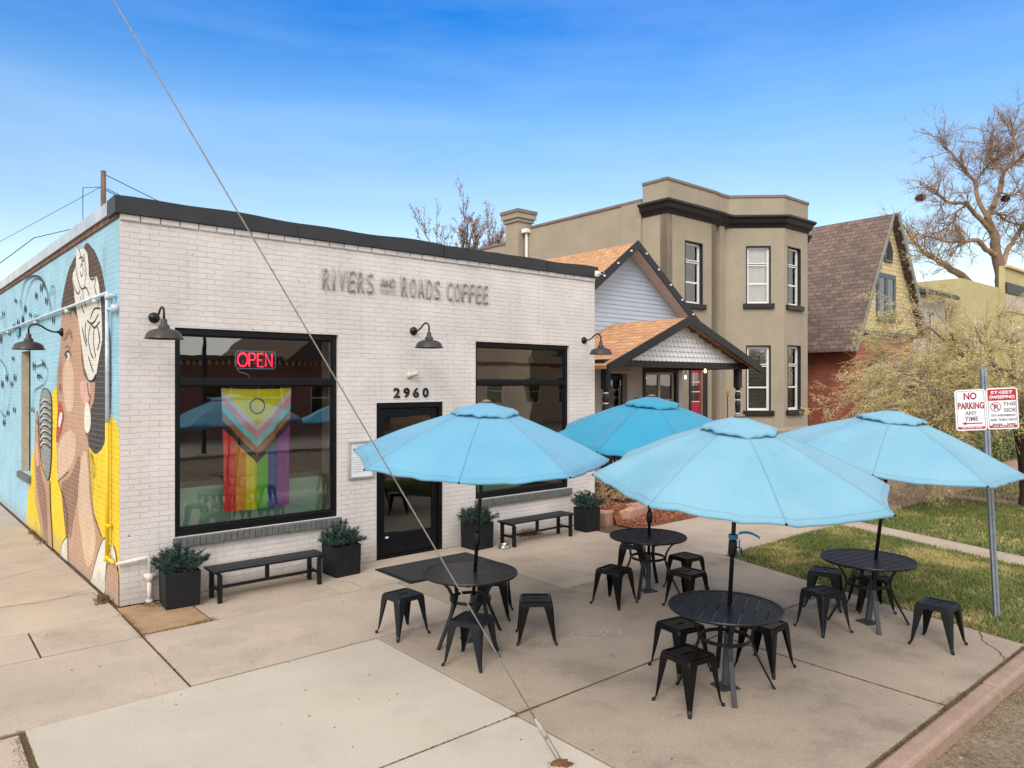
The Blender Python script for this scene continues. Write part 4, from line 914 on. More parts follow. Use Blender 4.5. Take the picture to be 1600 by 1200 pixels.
def add_legs(t, ang):
    prof = [(.36, .645), (.33, .62), (.27, .56), (.225, .48), (.215, .40), (.245, .30), (.32, .15), (.40, .0)]
    for k in range(4):
        a = ang + k * math.pi / 2; mb = MB(); ca, sa = math.cos(a), math.sin(a)
        # flat bar bent in its own radial plane
        vs = []; fs = []; wd, th = .020, .009
        for i, (r_, z) in enumerate(prof):
            p0 = prof[max(0, i - 1)]; p1 = prof[min(len(prof) - 1, i + 1)]; tx, tz = p1[0] - p0[0], p1[1] - p0[1]; l = math.hypot(tx, tz); nx, nz = -tz / l * th, tx / l * th
            for (q, s_) in ((1, -1), (1, 1), (-1, 1), (-1, -1)):
                rr_, zz = r_ + nx * q, z + nz * q; zz = max(0, zz); vs.append((rr_ * ca - s_ * wd * sa, rr_ * sa + s_ * wd * ca, zz))
        for i in range(len(prof) - 1):
            for j in range(4): fs.append((i * 4 + j, i * 4 + (j + 1) % 4, i * 4 + 4 + (j + 1) % 4, i * 4 + 4 + j))
        fs += [(0, 1, 2, 3), (31, 30, 29, 28)]; mb.add(vs, fs); mb.build('leg', M_['furn'], t, bevel=.002)
    mb = MB(); n = 48; vs = []; fs = []
    for (r_, z) in ((.197, .40), (.206, .40), (.206, .43), (.197, .43)):
        for j in range(n): vs.append((r_ * math.cos(2 * math.pi * j / n), r_ * math.sin(2 * math.pi * j / n), z))
    for i in range(4):
        for j in range(n): fs.append((i * n + j, i * n + (j + 1) % n, ((i + 1) % 4) * n + (j + 1) % n, ((i + 1) % 4) * n + j))
    mb.add(vs, fs); mb.build('ring', M_['furn'], t)
TABLES = [  # base x, y, slat direction, leg angle, label
    (-.412, 7.168, 0, -47, 'round slatted table in front of the shop door mat'),
    (1.666, 8.86, 92, -117, 'round slatted table farthest back, in front of the far planter and rock edging'),
    (1.788, 6.066, 66, -96, 'round slatted table closest to the camera, with open slots between its slats'),
    (3.79, 7.70, 34, -101, 'round slatted table at the edge of the lawn')]
tp = make_table(); TOBJ = []
for i, (x, y, sl, lg, lb_) in enumerate(TABLES):
    t = tp if i == 0 else copy_tree(tp)
    TOBJ.append(t)
for i, (x, y, sl, lg, lb_) in enumerate(TABLES):
    t = TOBJ[i]; t.matrix_world = at(x, y, 0, R(sl)); t['label'] = lb_; add_legs(t, R(lg - sl))

# ---------------------------------------------------------------- umbrellas
def umbrella(base, peak, rim, RR, phi, tx, ty, cm, label, seed, crank=1.0, strap=False):
    bx, by = base; t = thing('patio_umbrella', label, 'umbrella', at(bx, by, 0), 'sky blue patio umbrellas')
    top = Vector((peak[0] - bx, peak[1] - by, peak[2]))
    lean = top / top.z
    mb = MB(); mb.tube([lean * .02, lean * .45], .031, 14); mb.build('stand_tube', M_['galvdark'], t)
    mb = MB(); mb.box(-.09, .09, -.09, .09, 0, .009, Matrix.Rotation(R(20), 4, 'Z')); 
    for k in range(4):
        a = k * 1.571 + R(65); mb.lathe([(.01, .008), (.01, .018)], 6, cx=.10 * math.cos(a), cy=.10 * math.sin(a))
    mb.build('base_plate', M_['galvdark'], t)
    mb = MB(); mb.tube([lean * .45, lean * (top.z - .03)], .0185, 12); mb.build('pole', M_['furn'], t, smooth=True)
    cz = crank; mb = MB(); mb.tube([lean * (cz - .075), lean * (cz - .05), lean * (cz + .05), lean * (cz + .075)], [.022, .036, .036, .022], 12)
    ck = mb.build('crank_housing', M_['furn'], t, smooth=True)
    mb = MB(); c0 = lean * cz; mb.tube([c0 + Vector((.03, -.01, 0)), c0 + Vector((.065, -.02, 0)), c0 + Vector((.07, -.02, -.06)), c0 + Vector((.09, -.025, -.065))], .006, 6); mb.build('crank_handle', M_['furn'], ck)
    if strap:
        mb = MB(); q = lean * (cz + .09)
        for k in range(14):
            a0, a1 = k * .4488, (k + 1) * .4488; c_, s_, c2, s2 = math.cos(a0) * .04, math.sin(a0) * .04, math.cos(a1) * .04, math.sin(a1) * .04
            mb.quad((q.x + c_, q.y + s_, q.z - .02), (q.x + c2, q.y + s2, q.z - .02), (q.x + c2, q.y + s2, q.z + .018), (q.x + c_, q.y + s_, q.z + .018))
        for k in range(6):
            x0, x1 = .035 + k * .03, .035 + (k + 1) * .03; z = lambda x: q.z + .03 - (x - .09) ** 2 * 3
            mb.quad((q.x + x0, q.y - .03, z(x0)), (q.x + x1, q.y - .03, z(x1)), (q.x + x1, q.y - .03, z(x1) + .022), (q.x + x0, q.y - .03, z(x0) + .022))
        for k in range(3): mb.quad((q.x + .036, q.y - .036, q.z - .02 - k * .06), (q.x + .05, q.y - .03, q.z - .02 - k * .06), (q.x + .046, q.y - .033, q.z - .08 - k * .06), (q.x + .034, q.y - .036, q.z - .08 - k * .06))
        mb.build('strap', CAN_DEEP, t)
    # canopy in a tilted frame; origin at the peak
    cx, cy, zr = rim; C0 = Vector((cx - bx, cy - by, 0)); rise = peak[2] - zr
    def plane(x, y): return zr + tx * x + ty * y
    r = random.Random(seed); NR, NA = 12, 10
    def cpt(a, q, extra=0):
        """q 0..1 from the peak to the rim at angle a (rib angles are phi + k*45deg)"""
        k = (a - phi) / (math.pi / 4); fr = k - math.floor(k); h_ = math.pi / 8
        edge = math.cos(h_) / math.cos((fr - .5) * math.pi / 4)         # chord of the gore
        bow = 1 - .030 * math.sin(fr * math.pi) * q                      # hem drawn in between the ribs
        rad = RR * q * edge * bow
        x, y = rad * math.cos(a), rad * math.sin(a)
        hgt = (1 - q) ** 1.0
        dome = .035 * math.sin(q * math.pi)                              # ribs bow up a touch
        sag = .030 * math.sin(fr * math.pi) * math.sin(min(1, q * 1.05) * math.pi * .5) * q
        wr = .015 * noise.noise(Vector((x * 3.2, y * 3.2, seed))) + .015 * noise.noise(Vector((a * 9, q * 1.6, seed))) + .005 * noise.noise(Vector((a * 22, q * 2, seed + 3)))
        px = C0 + (top.xy.to_3d() - C0) * hgt
        z = plane(x, y) + rise * hgt + dome - sag + wr * q + extra
        return Vector((px.x + x, px.y + y, z))
    mb = MB(); n = 8 * NA
    vs = []; fs = []
    for i in range(NR + 1):
        q = .03 + .97 * i / NR
        for j in range(n): vs.append(cpt(phi + j * 2 * math.pi / n, q))
    for i in range(NR):
        for j in range(n): fs.append((i * n + j, i * n + (j + 1) % n, (i + 1) * n + (j + 1) % n, (i + 1) * n + j))
    # hem folded under
    for j in range(n):
        p = vs[NR * n + j]; vs.append(p * 1 + Vector((0, 0, -.018)))
    for j in range(n): fs.append((NR * n + j, NR * n + (j + 1) % n, (NR + 1) * n + (j + 1) % n, (NR + 1) * n + j))
    mb.add(vs, fs); can = mb.build('canopy', cm, t, smooth=True)
    so = can.modifiers.new('cloth', 'SOLIDIFY'); so.thickness = .0018
    mb = MB()
    for k in range(8):          # stitched seams over the ribs
        a = phi + k * math.pi / 4; mb.tube([cpt(a, q / 10, .001) for q in range(2, 11)], .0042, 5)
    for k in range(8):          # hem stitching along the edge of every gore
        mb.tube([cpt(phi + (k + j / NA) * math.pi / 4, .965, .0015) for j in range(NA + 1)], .003, 4)
    sm_ = cm.copy(); sm_.name = 'canvas seam'
    for nd in sm_.node_tree.nodes:
        if nd.type == 'MIX_RGB':
            for i_ in (1, 2): nd.inputs[i_].default_value = tuple(v * .80 for v in nd.inputs[i_].default_value[:3]) + (1,)
    mb.build('seam', sm_, can)
    # vent cap
    mb = MB(); vs = []; fs = []
    for i in range(6):
        q = .03 + .235 * i / 5
        for j in range(n):
            a = phi + j * 2 * math.pi / n; fr = (j % NA) / NA
            e = .030 + (.016 * math.sin(fr * math.pi) + .010 * math.sin(a * 3 + seed) + .006 * math.sin(fr * 12.6)) * (i / 5) ** 2 * (1 if i else 0) - .020 * (i == 5) * 0
            vs.append(cpt(a, q, e))
    for i in range(5):
        for j in range(n): fs.append((i * n + j, i * n + (j + 1) % n, (i + 1) * n + (j + 1) % n, (i + 1) * n + j))
    for j in range(n):
        p = vs[5 * n + j]; vs.append(p + Vector((0, 0, -.022)))
    for j in range(n): fs.append((5 * n + j, 5 * n + (j + 1) % n, 6 * n + (j + 1) % n, 6 * n + j))
    mb.add(vs, fs); v_ = mb.build('vent', cm, can, smooth=True); so = v_.modifiers.new('cloth', 'SOLIDIFY'); so.thickness = .0018
    pk = Vector((top.x, top.y, top.z + .02))
    mb = MB(); mb.lathe([(.045, -.0), (.048, .012), (.03, .024), (.002, .028)], 20, Matrix.Translation(pk)); mb.build('finial', M_['beigecap'], t, smooth=True)
    hub = lean * (top.z - .42)
    mb = MB(); mb.tube([lean * (top.z - .46), lean * (top.z - .40)], .032, 12); mb.build('runner', M_['furn'], t)
    for k in range(8):
        a = phi + k * math.pi / 4; mb = MB(); mb.tube([cpt(a, q, -.014) for q in (.03, .3, .6, .985)], .0065, 6); rb = mb.build('rib', M_['furn'], t)
        mb = MB(); mb.tube([hub, cpt(a, .52, -.02)], .005, 6); mb.build('strut', M_['furn'], rb)
        mb = MB(); mb.tube([cpt(a, .97, -.010), cpt(a, 1.005, -.008)], .009, 6); mb.build('rib_tip', M_['furn'], rb)
    return t
M_['galvdark'] = mat('grey painted steel', (.035, .044, .054), .45, .15, 9)
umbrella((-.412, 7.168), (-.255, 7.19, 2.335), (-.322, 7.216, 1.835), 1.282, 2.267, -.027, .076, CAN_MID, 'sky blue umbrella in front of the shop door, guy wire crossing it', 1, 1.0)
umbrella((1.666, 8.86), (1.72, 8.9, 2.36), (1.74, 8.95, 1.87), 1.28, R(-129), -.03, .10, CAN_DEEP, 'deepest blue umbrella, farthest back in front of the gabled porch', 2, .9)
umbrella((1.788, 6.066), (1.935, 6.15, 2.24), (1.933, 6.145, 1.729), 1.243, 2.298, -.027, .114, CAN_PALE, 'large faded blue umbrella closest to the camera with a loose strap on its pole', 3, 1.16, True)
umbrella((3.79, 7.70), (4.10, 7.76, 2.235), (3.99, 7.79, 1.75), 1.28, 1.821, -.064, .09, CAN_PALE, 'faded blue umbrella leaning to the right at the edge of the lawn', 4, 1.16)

# ---------------------------------------------------------------- stools
def make_stool(m, g):
    t = thing('stool', 'x', 'stool', Matrix(), g)
    H_ = .41; a = .152; rr_ = .035; NS = 5
    def rsq(a, r_, z):
        o = []
        for k, (sx, sy) in enumerate(((1, 1), (-1, 1), (-1, -1), (1, -1))):
            for j in range(NS + 1):
                an = math.pi / 2 * k + math.pi / 2 * j / NS; o.append((sx * (a - r_) + r_ * math.cos(an), sy * (a - r_) + r_ * math.sin(an), z))
        return o
    mb = MB(); rings = [rsq(a + .008, rr_ + .004, H_ - .045), rsq(a + .002, rr_, H_ - .006), rsq(a - .008, rr_ - .006, H_), rsq(a - .022, rr_ - .012, H_ - .001), rsq(a - .03, rr_ - .015, H_ - .008)]
    n = 4 * (NS + 1); vs = [p for r_ in rings for p in r_]; fs = []
    for i in range(4):
        for j in range(n): fs.append((i * n + j, i * n + (j + 1) % n, (i + 1) * n + (j + 1) % n, (i + 1) * n + j))
    # centre panel with a hand slot
    sl = [(.042 * (1 if math.cos(v) > 0 else -1) * 1 + .013 * math.cos(v), .013 * math.sin(v)) for v in [2 * math.pi * (j + .5) / n for j in range(n)]]
    base = len(vs); vs += [(x, y, H_ - .008) for x, y in sl]; vs += [(x, y, H_ - .02) for x, y in sl]
    inner = 4 * n
    # match by angle
    ang_in = [math.atan2(vs[inner + j][1], vs[inner + j][0]) for j in range(n)]
    sh = min(range(n), key=lambda k: sum(abs(((math.atan2(sl[(j + k) % n][1], sl[(j + k) % n][0]) - ang_in[j] + math.pi) % (2 * math.pi)) - math.pi) for j in range(n)))
    for j in range(n):
        a0, a1 = base + (j + sh) % n, base + (j + 1 + sh) % n
        fs.append((inner + j, inner + (j + 1) % n, a1, a0)); fs.append((a0, a1, a1 + n, a0 + n))
    mb.add(vs, fs); o = mb.build('seat', m, t); so = o.modifiers.new('sheet', 'SOLIDIFY'); so.thickness = .0025; so.offset = -1
    for k in range(4):
        M = Matrix.Rotation(k * math.pi / 2, 4, 'Z'); mb = MB(); vs = []; lv = [(H_ - .012, .153, .115), (H_ - .045, .160, .092), (H_ - .075, .163, .084), (H_ * .5, .172, .058), (.05, .186, .028), (.012, .198, .022)]
        for (z, c, w_) in lv:
            ch = .012
            for p in ((c, c - w_), (c, c - ch), (c - ch, c), (c - w_, c), (c - w_, c - .004), (c - ch - .002, c - .004), (c - .004, c - ch - .002), (c - .004, c - w_)): vs.append(M @ Vector((p[0], p[1], z)))
        fs = []
        for i in range(len(lv) - 1):
            for j in range(8): fs.append((i * 8 + j, i * 8 + (j + 1) % 8, i * 8 + 8 + (j + 1) % 8, i * 8 + 8 + j))
        b_ = (len(lv) - 1) * 8; fs += [(7, 6, 5, 4, 3, 2, 1, 0)[::1], tuple(b_ + j for j in range(8))]
        mb.add(vs, fs); lg = mb.build('leg', m, t)
        mb = MB(); mb.box(.180, .202, .180, .202, 0, .026, M); mb.build('foot', M_['rubber'], lg, bevel=.003)
    mb = MB()
    mb.box(-.215, .215, -.005, .005, .335, .345, Matrix.Rotation(R(45), 4, 'Z')); mb.box(-.215, .215, -.005, .005, .346, .356, Matrix.Rotation(R(-45), 4, 'Z'))
    mb.build('brace', m, t)
    return t
M_['rubber'] = mat('black rubber foot', (.012, .012, .012), .8, .2, 9)
GRP = 'square metal stools round the patio tables'
sa = make_stool(M_['stool'], GRP); sb = make_stool(M_['stool2'], GRP)
STOOLS = [  # x, y, angle of one foot, matt?, label
    (-1.11, 7.36, -92, 1, 'matt stool left of the table by the door, at the end of the pale slab'),
    (-.37, 6.60, -69, 1, 'matt stool in front of the table by the door, guy wire passing over it'),
    (.24, 7.20, -134, 0, 'black stool standing alone right of the table by the door'),
    (-.20, 7.93, -50, 0, 'black stool mostly hidden behind the table by the door'),
    (1.18, 8.36, -86, 0, 'black stool front left of the farthest table'),
    (1.60, 9.62, -60, 0, 'black stool tucked behind the farthest table beside the planter'),
    (2.16, 8.98, -100, 0, 'black stool rear one of the pair right of the farthest table'),
    (2.00, 8.24, -96, 0, 'black stool front one of the pair right of the farthest table'),
    (1.50, 6.45, -105, 0, 'black stool left of the nearest table, partly under its top'),
    (1.40, 5.75, -101, 0, 'black stool nearest of all to the camera'),
    (2.26, 6.48, -92, 0, 'black stool half under the right side of the nearest table'),
    (3.58, 8.28, -76, 1, 'matt stool behind its twin at the lawn corner, left of the rightmost table'),
    (3.215, 7.475, -113, 1, 'matt stool front left of the table by the lawn'),
    (4.145, 7.04, -93, 1, 'matt stool standing alone right of the table by the lawn'),
    (4.05, 8.17, -50, 0, 'black stool behind the table by the lawn, on the grass edge')]
used = set()
SO = []
for st_ in STOOLS:
    src = sb if st_[3] else sa
    if src in used: SO.append(copy_tree(src))
    else: used.add(src); SO.append(src)
for o, (x, y, a, m_, lb_) in zip(SO, STOOLS):
    o.matrix_world = at(x, y, 0, R(a - 45)); o['label'] = lb_

# ---------------------------------------------------------------- street sign
bs = W(7.17, 6.59); DEP = bs.y
tpv = Vector(((1536.5 - 800) / FPX * DEP, DEP, EYE + (HOR - 583) / FPX * DEP)); axis = (tpv - bs).normalized()
face = Vector((-.25, -1, 0)); face = (face - axis * face.dot(axis)).normalized(); side = face.cross(axis).normalized()
if side.x < 0: side = -side
PM = Matrix(((side.x, -face.x, axis.x, bs.x), (side.y, -face.y, axis.y, bs.y), (side.z, -face.z, axis.z, 0), (0, 0, 0, 1)))    # local: x right, y away from the viewer, z up the post
t = thing('parking_sign', 'two red and white parking signs on a leaning perforated steel post in the grass', 'street sign', PM)
plen = (tpv - bs).length + .05
pm = MB(); hw = .026; pm.box(-hw, -hw + .003, -hw, hw, -.1, plen); pm.box(hw - .003, hw, -hw, hw, -.1, plen); pm.box(-hw + .003, hw - .003, hw - .003, hw, -.1, plen)
# front web with real holes
z = -.1; pm.box(-hw + .003, -.007, -hw, -hw + .003, -.1, plen); pm.box(.007, hw - .003, -hw, -hw + .003, -.1, plen)
while z < plen - .02: pm.box(-.007, .007, -hw, -hw + .003, z, z + .012); z += .0255
pm.build('post', M_['galvpost'], t)
RED = mat('sign red', (.42, .012, .035), .4, .05, 5); WH = mat('sign white sheeting', (.70, .71, .73), .4, .03, 5); INKD = mat('sign dark red ink', (.32, .02, .04), .4, .05, 5); GRL = mat('sign grey line', (.18, .15, .16), .4, .1, 5)
zt = (HOR - 0) and None
def zs(py): return (bs.y / FPX * (HOR - py) + EYE) / axis.z
SW, SHh = .300, .445
zc = (zs(608) + zs(671)) / 2
def rrect(x0, x1, z0, z1, r_):
    o = []
    for (cx, cz, a0) in ((x1 - r_, z1 - r_, 0), (x0 + r_, z1 - r_, 90), (x0 + r_, z0 + r_, 180), (x1 - r_, z0 + r_, 270)):
        for j in range(5): a = R(a0 + 22.5 * j); o.append((cx + r_ * math.cos(a), cz + r_ * math.sin(a)))
    return o
def plate(name, poly, y0, y1, m, par):
    mb = MB(); mb.prism(poly, y0, y1, FRONT); return mb.build(name, m, par)
for sx, nm in ((-1, 'no_parking_panel'), (1, 'street_sweeping_panel')):
    x0 = -SW - .002 if sx < 0 else .002; x1 = x0 + SW; z0, z1 = zc - SHh / 2 + (.0 if sx < 0 else .004), zc + SHh / 2 + (.0 if sx < 0 else .004)
    yb = -.032
    pn = plate(nm, rrect(x0, x1, z0, z1, .03), yb, yb + .003, WH, t)
    yf = yb - .0008
    bd = MB()
    o1 = rrect(x0 + .014, x1 - .014, z0 + .014, z1 - .014, .02); o2 = rrect(x0 + .019, x1 - .019, z0 + .019, z1 - .019, .017)
    for i in range(20): j = (i + 1) % 20; bd.quad((o1[i][0], yf, o1[i][1]), (o1[j][0], yf, o1[j][1]), (o2[j][0], yf, o2[j][1]), (o2[i][0], yf, o2[i][1]))
    bd.build('border_line', GRL, pn)
    T = lambda s, a, b, c, d, m=INKD, bold=.02: text('lettering', s, m, pn, x0 + a * SW, x0 + b * SW, z1 - d * SHh, z1 - c * SHh, yf - .0005, .0008, bold)
    plate('red_band', [(x0 + .02, z0 + .016), (x1 - .02, z0 + .016), (x1 - .016, z0 + .042), (x0 + .016, z0 + .042)], yf - .0012, yf - .0004, RED, pn)
    text('lettering', 'TOW AWAY ZONE', WH, pn, x0 + .05, x1 - .05, z0 + .021, z0 + .037, yf - .0014, .0006, .03)
    if sx < 0:
        T('NO', .29, .71, .07, .245, bold=.03); T('PARKING', .09, .93, .31, .475, bold=.03); T('ANY', .31, .69, .52, .62, GRL); T('TIME', .29, .73, .66, .765, GRL)
        zz = z1 - .825 * SHh
        plate('arrow', [(x0 + .055, zz), (x0 + .10, zz + .02), (x0 + .10, zz + .006), (x1 - .045, zz + .006), (x1 - .045, zz - .006), (x0 + .10, zz - .006), (x0 + .10, zz - .02)], yf - .0012, yf - .0004, RED, pn)
    else:
        plate('red_head', rrect(x0 + .014, x1 - .014, z1 - .135, z1 - .014, .012), yf - .0012, yf - .0004, RED, pn)
        text('lettering', 'STREET', WH, pn, x0 + .045, x1 - .045, z1 - .068, z1 - .032, yf - .0014, .0006, .04); text('lettering', 'SWEEPING', WH, pn, x0 + .03, x1 - .03, z1 - .118, z1 - .082, yf - .0014, .0006, .04)
        T('THIS', .52, .93, .345, .435, GRL); T('SIDE', .54, .93, .49, .585, GRL); T('4TH WEDNESDAY', .12, .92, .635, .69, GRL, .03); T('APR THRU NOV', .09, .94, .74, .80, GRL, .03); T('8AM - 5PM', .16, .88, .855, .905, GRL, .03)
        cx, cz, r1 = x0 + .29 * SW, z1 - .455 * SHh, .052
        rg = MB()
        for i in range(32):
            a0, a1 = i * math.pi / 16, (i + 1) * math.pi / 16
            rg.quad((cx + r1 * math.cos(a0), yf - .001, cz + r1 * math.sin(a0)), (cx + r1 * math.cos(a1), yf - .001, cz + r1 * math.sin(a1)), (cx + (r1 - .007) * math.cos(a1), yf - .001, cz + (r1 - .007) * math.sin(a1)), (cx + (r1 - .007) * math.cos(a0), yf - .001, cz + (r1 - .007) * math.sin(a0)))
        d_ = r1 * .7; e = .004
        rg.quad((cx - d_ - e, yf - .0012, cz + d_ - e), (cx - d_ + e, yf - .0012, cz + d_ + e), (cx + d_ + e, yf - .0012, cz - d_ + e), (cx + d_ - e, yf - .0012, cz - d_ - e)); rg.build('prohibition_ring', INKD, pn)
        text('lettering', 'P', GRL, pn, cx - .018, cx + .022, cz - .030, cz + .030, yf - .0003, .0006, .04)
mb = MB()
for z in (zc - .17, zc + .17): mb.box(-.03, .03, -.0285, -.0265, z - .01, z + .01)
mb.build('bolt_strap', M_['galvpost'], t)
# ---------------------------------------------------------------- guy wire and pole
an = W(1.46, 5.69); a2 = Vector((-2.48, 4.5, EYE + 598 / FPX * 4.5)); dr = (a2 - an).normalized(); ln = 9.8
t = thing('guy_wire', 'steel guy wire running from the pavement up across the whole view', 'guy wire', Matrix.Translation(an))
pts = [dr * (.28 + (ln - .28) * i / 20) for i in range(21)]
mb = MB(); 
for k in range(3):
    tw = [p + Matrix.Rotation(0, 3, 'Z') @ Vector((math.cos(k * 2.094), 0, math.sin(k * 2.094))) * .0022 for p in pts]; mb.tube(tw, .0027, 6)
mb.build('cable', mat('weathered galvanised strand', (.22, .20, .18), .5, .25, 20, metal=.3), t, smooth=True)
mb = MB(); sd2 = Vector((1, .2, 0)).normalized() * .016
mb.tube([dr * .02 + sd2 * .9, dr * .24 + sd2 * .9, dr * .30], [.004, .005, .008], 6); mb.tube([dr * .02 - sd2 * .9, dr * .24 - sd2 * .9, dr * .30], [.004, .005, .008], 6); mb.tube([dr * .20, dr * .235, dr * .33, dr * .36], [.012, .020, .014, .007], 10)
mb.build('clamp', mat('dull zinc clamp', (.36, .33, .30), .6, .2, 20, .3, 80, metal=.3), t, smooth=True)
mb = MB(); rr = random.Random(2); pol = [(.07 * rr.uniform(.6, 1.2) * math.cos(a), .06 * rr.uniform(.6, 1.2) * math.sin(a)) for a in [i * .449 for i in range(14)]]
mb.prism(pol, .0, .007); mb.build('anchor', mat('rust stain', (.17, .07, .03), .95, .5, 30, 1, 90), t)
pt = an + dr * ln
def utility_pole(x, y, h, label, arms=(), r0=.15, rz=0):
    t = thing('utility_pole', label, 'utility pole', at(x, y, -.14, rz)); mb = MB(); mb.tube([(0, 0, 0), (0, 0, h * .5), (0, 0, h)], [r0, r0 * .85, r0 * .7], 14); mb.build('pole', M_['wood'], t, smooth=True)
    for (z, w_) in arms:
        mb = MB(); mb.box(-w_, w_, -.14 - .05, -.14 + .05, z - .06, z + .06); a_ = mb.build('crossarm', M_['wood'], t)
        mb = MB()
        for x_ in (-w_ + .1, -w_ * .35, w_ * .35, w_ - .1): mb.lathe([(.03, z + .06), (.045, z + .10), (.035, z + .14), (.045, z + .17), (.01, z + .2)], 10, cx=x_, cy=-.14)
        mb.build('insulator', M_['slate'], a_, smooth=True)
    return t
utility_pole(pt.x - .02, pt.y, pt.z + 1.2, 'timber utility pole holding the upper end of the guy wire', ((pt.z + .6, 1.0),))
# pole behind the shop with its wires
PX = -13.9; PY = 24.6
utility_pole(PX, PY, EYE + 331 / FPX * PY + .14, 'timber utility pole rising behind the silver parapet', (), .115)
mb = MB(); zt_ = EYE + 331 / FPX * PY
for dz, e in ((-.10, (8, 34, -2.8)), (-.55, (9, 30, -4.0)), (-.62, (10, 31, -4.0))):
    p0 = Vector((PX, PY, zt_ + dz)); p1 = p0 + Vector(e); mb.tube([p0.lerp(p1, k / 8) - Vector((0, 0, .9 * math.sin(k / 8 * math.pi) * .3)) for k in range(9)], .014, 5)
mb.tube([(PX, PY, zt_ - .55), (PX - .4, PY - .5, zt_ - .7), (PX - .4, PY - .5, zt_ - 2.0), (PX - 1.3, PY - 1.6, zt_ - 2.6), (PX - 1.9, PY - 2.4, zt_ - 3.6)], .013, 5)
mb.tube([(PX, PY, zt_ - .5), (PX - 9, PY + 6, zt_ - 1.9), (PX - 22, PY + 16, zt_ - 2.2)], .009, 5)
tag(mb.build('overhead_wire', M_['trimblack']), 'thin service wires fanning out from the pole behind the shop', 'wire')
# ---------------------------------------------------------------- houses
def roofplane(name, par, M, eave, ridge, y0, y1, m, th=.10):
    """sloping slab from the eave (x, z) up to the ridge (x, z), running y0..y1"""
    (xe, ze), (xr, zr) = eave, ridge; mb = MB()
    mb.prism([(xe, ze), (xr, zr), (xr, zr - th), (xe, ze - th)], y0, y1, FRONT); return mb.build(name, m, par, M=M)
def boards(mb, xl, xr, z0, z1, y, row=.112, lap=.014):
    """lapped boards; xl(z), xr(z) give the ends"""
    z = z0
    while z < z1 - .01:
        za, zb = z, min(z + row, z1); a0, b0, a1, b1 = xl(za), xr(za), xl(zb), xr(zb)
        if b0 - a0 < .02: break
        if b1 < a1: a1 = b1 = (a1 + b1) / 2
        mb.quad((a0, y - lap, za), (b0, y - lap, za), (b1, y, zb), (a1, y, zb)); mb.quad((a0, y, za), (b0, y, za), (b0, y - lap, za), (a0, y - lap, za))
        mb.quad((a0, y + .02, za), (a0, y - lap, za), (a1, y, zb), (a1, y + .02, zb)); z += row
def hwindow(par, M, x0, x1, z0, z1, fm_, pane=None, yf=.10, fw=.07, transom=.0, reveal=None, sillm=None, curtain=None, mull=0, name='window', blinds=False):
    """sash window set yf behind the wall face; local frame x along the wall, y into the wall"""
    mb = MB(); y0, y1 = yf, yf + .06
    mb.box(x0, x0 + fw, y0, y1, z0, z1); mb.box(x1 - fw, x1, y0, y1, z0, z1); mb.box(x0 + fw, x1 - fw, y0, y1, z0, z0 + fw); mb.box(x0 + fw, x1 - fw, y0, y1, z1 - fw, z1)
    zt = z1 - fw - (z1 - z0) * transom if transom else z1 - fw
    if transom: mb.box(x0 + fw, x1 - fw, y0 - .006, y1, zt - .09, zt)
    zl = (z0 + fw + (zt - (.09 if transom else 0))) / 2
    if not mull: mb.box(x0 + fw, x1 - fw, y0 + .012, y1 - .004, zl - .025, zl + .025)
    else:
        for k in range(mull): xm = x0 + (x1 - x0) * (k + 1) / (mull + 1); mb.box(xm - fw * .6, xm + fw * .6, y0 - .004, y1, z0 + fw, z1 - fw)
        mb.box(x0 + fw, x1 - fw, y0 + .012, y1 - .004, zl - .02, zl + .02)
    w_ = mb.build(name, fm_, par, M=M)
    mb = MB(); mb.box(x0 + fw, x1 - fw, y0 + .03, y0 + .036, z0 + fw, z1 - fw); mb.build('pane', pane or M_['glassdark'], w_)
    if reveal:
        r_ = MB(); r_.box(x1 - .001, x1 + .035, -.006, yf + .05, z0 - .001, z1 + .03); r_.box(x0 - .035, x0 + .001, -.006, yf + .05, z0 - .001, z1 + .03); r_.box(x0 + .001, x1 - .001, -.006, yf + .05, z1, z1 + .03)
        r_.build('casing', reveal, w_)
        if transom: r_ = MB(); r_.box(x0 + fw, x1 - fw, y0 - .012, y0 - .007, zt - .055, zt - .03); r_.build('bar', reveal, w_)
    if sillm: r_ = MB(); r_.box(x0 - .13, x1 + .13, -.09, yf, z0 - .16, z0 - .002); r_.build('sill', sillm, w_, bevel=.012)
    if curtain:
        r_ = MB(); k = 24
        for i in range(k):
            xa, xb = x0 + fw + (x1 - x0 - 2 * fw) * i / k, x0 + fw + (x1 - x0 - 2 * fw) * (i + 1) / k
            r_.quad((xa, y1 + .05 + .015 * (i % 2), z0 + fw), (xb, y1 + .05 + .015 * ((i + 1) % 2), z0 + fw), (xb, y1 + .05 + .015 * ((i + 1) % 2), z1 - fw), (xa, y1 + .05 + .015 * (i % 2), z1 - fw))
        r_.build('curtain', curtain, w_)
    if blinds:
        r_ = MB(); z = z0 + fw + .02
        while z < z1 - fw: r_.box(x0 + fw, x1 - fw, y1 + .03, y1 + .045, z, z + .022); z += .045
        r_.build('blinds', M_['blind'], w_)
    return w_
M_['blind'] = mat('grey blinds', (.17, .17, .165), .7, .1, 5)
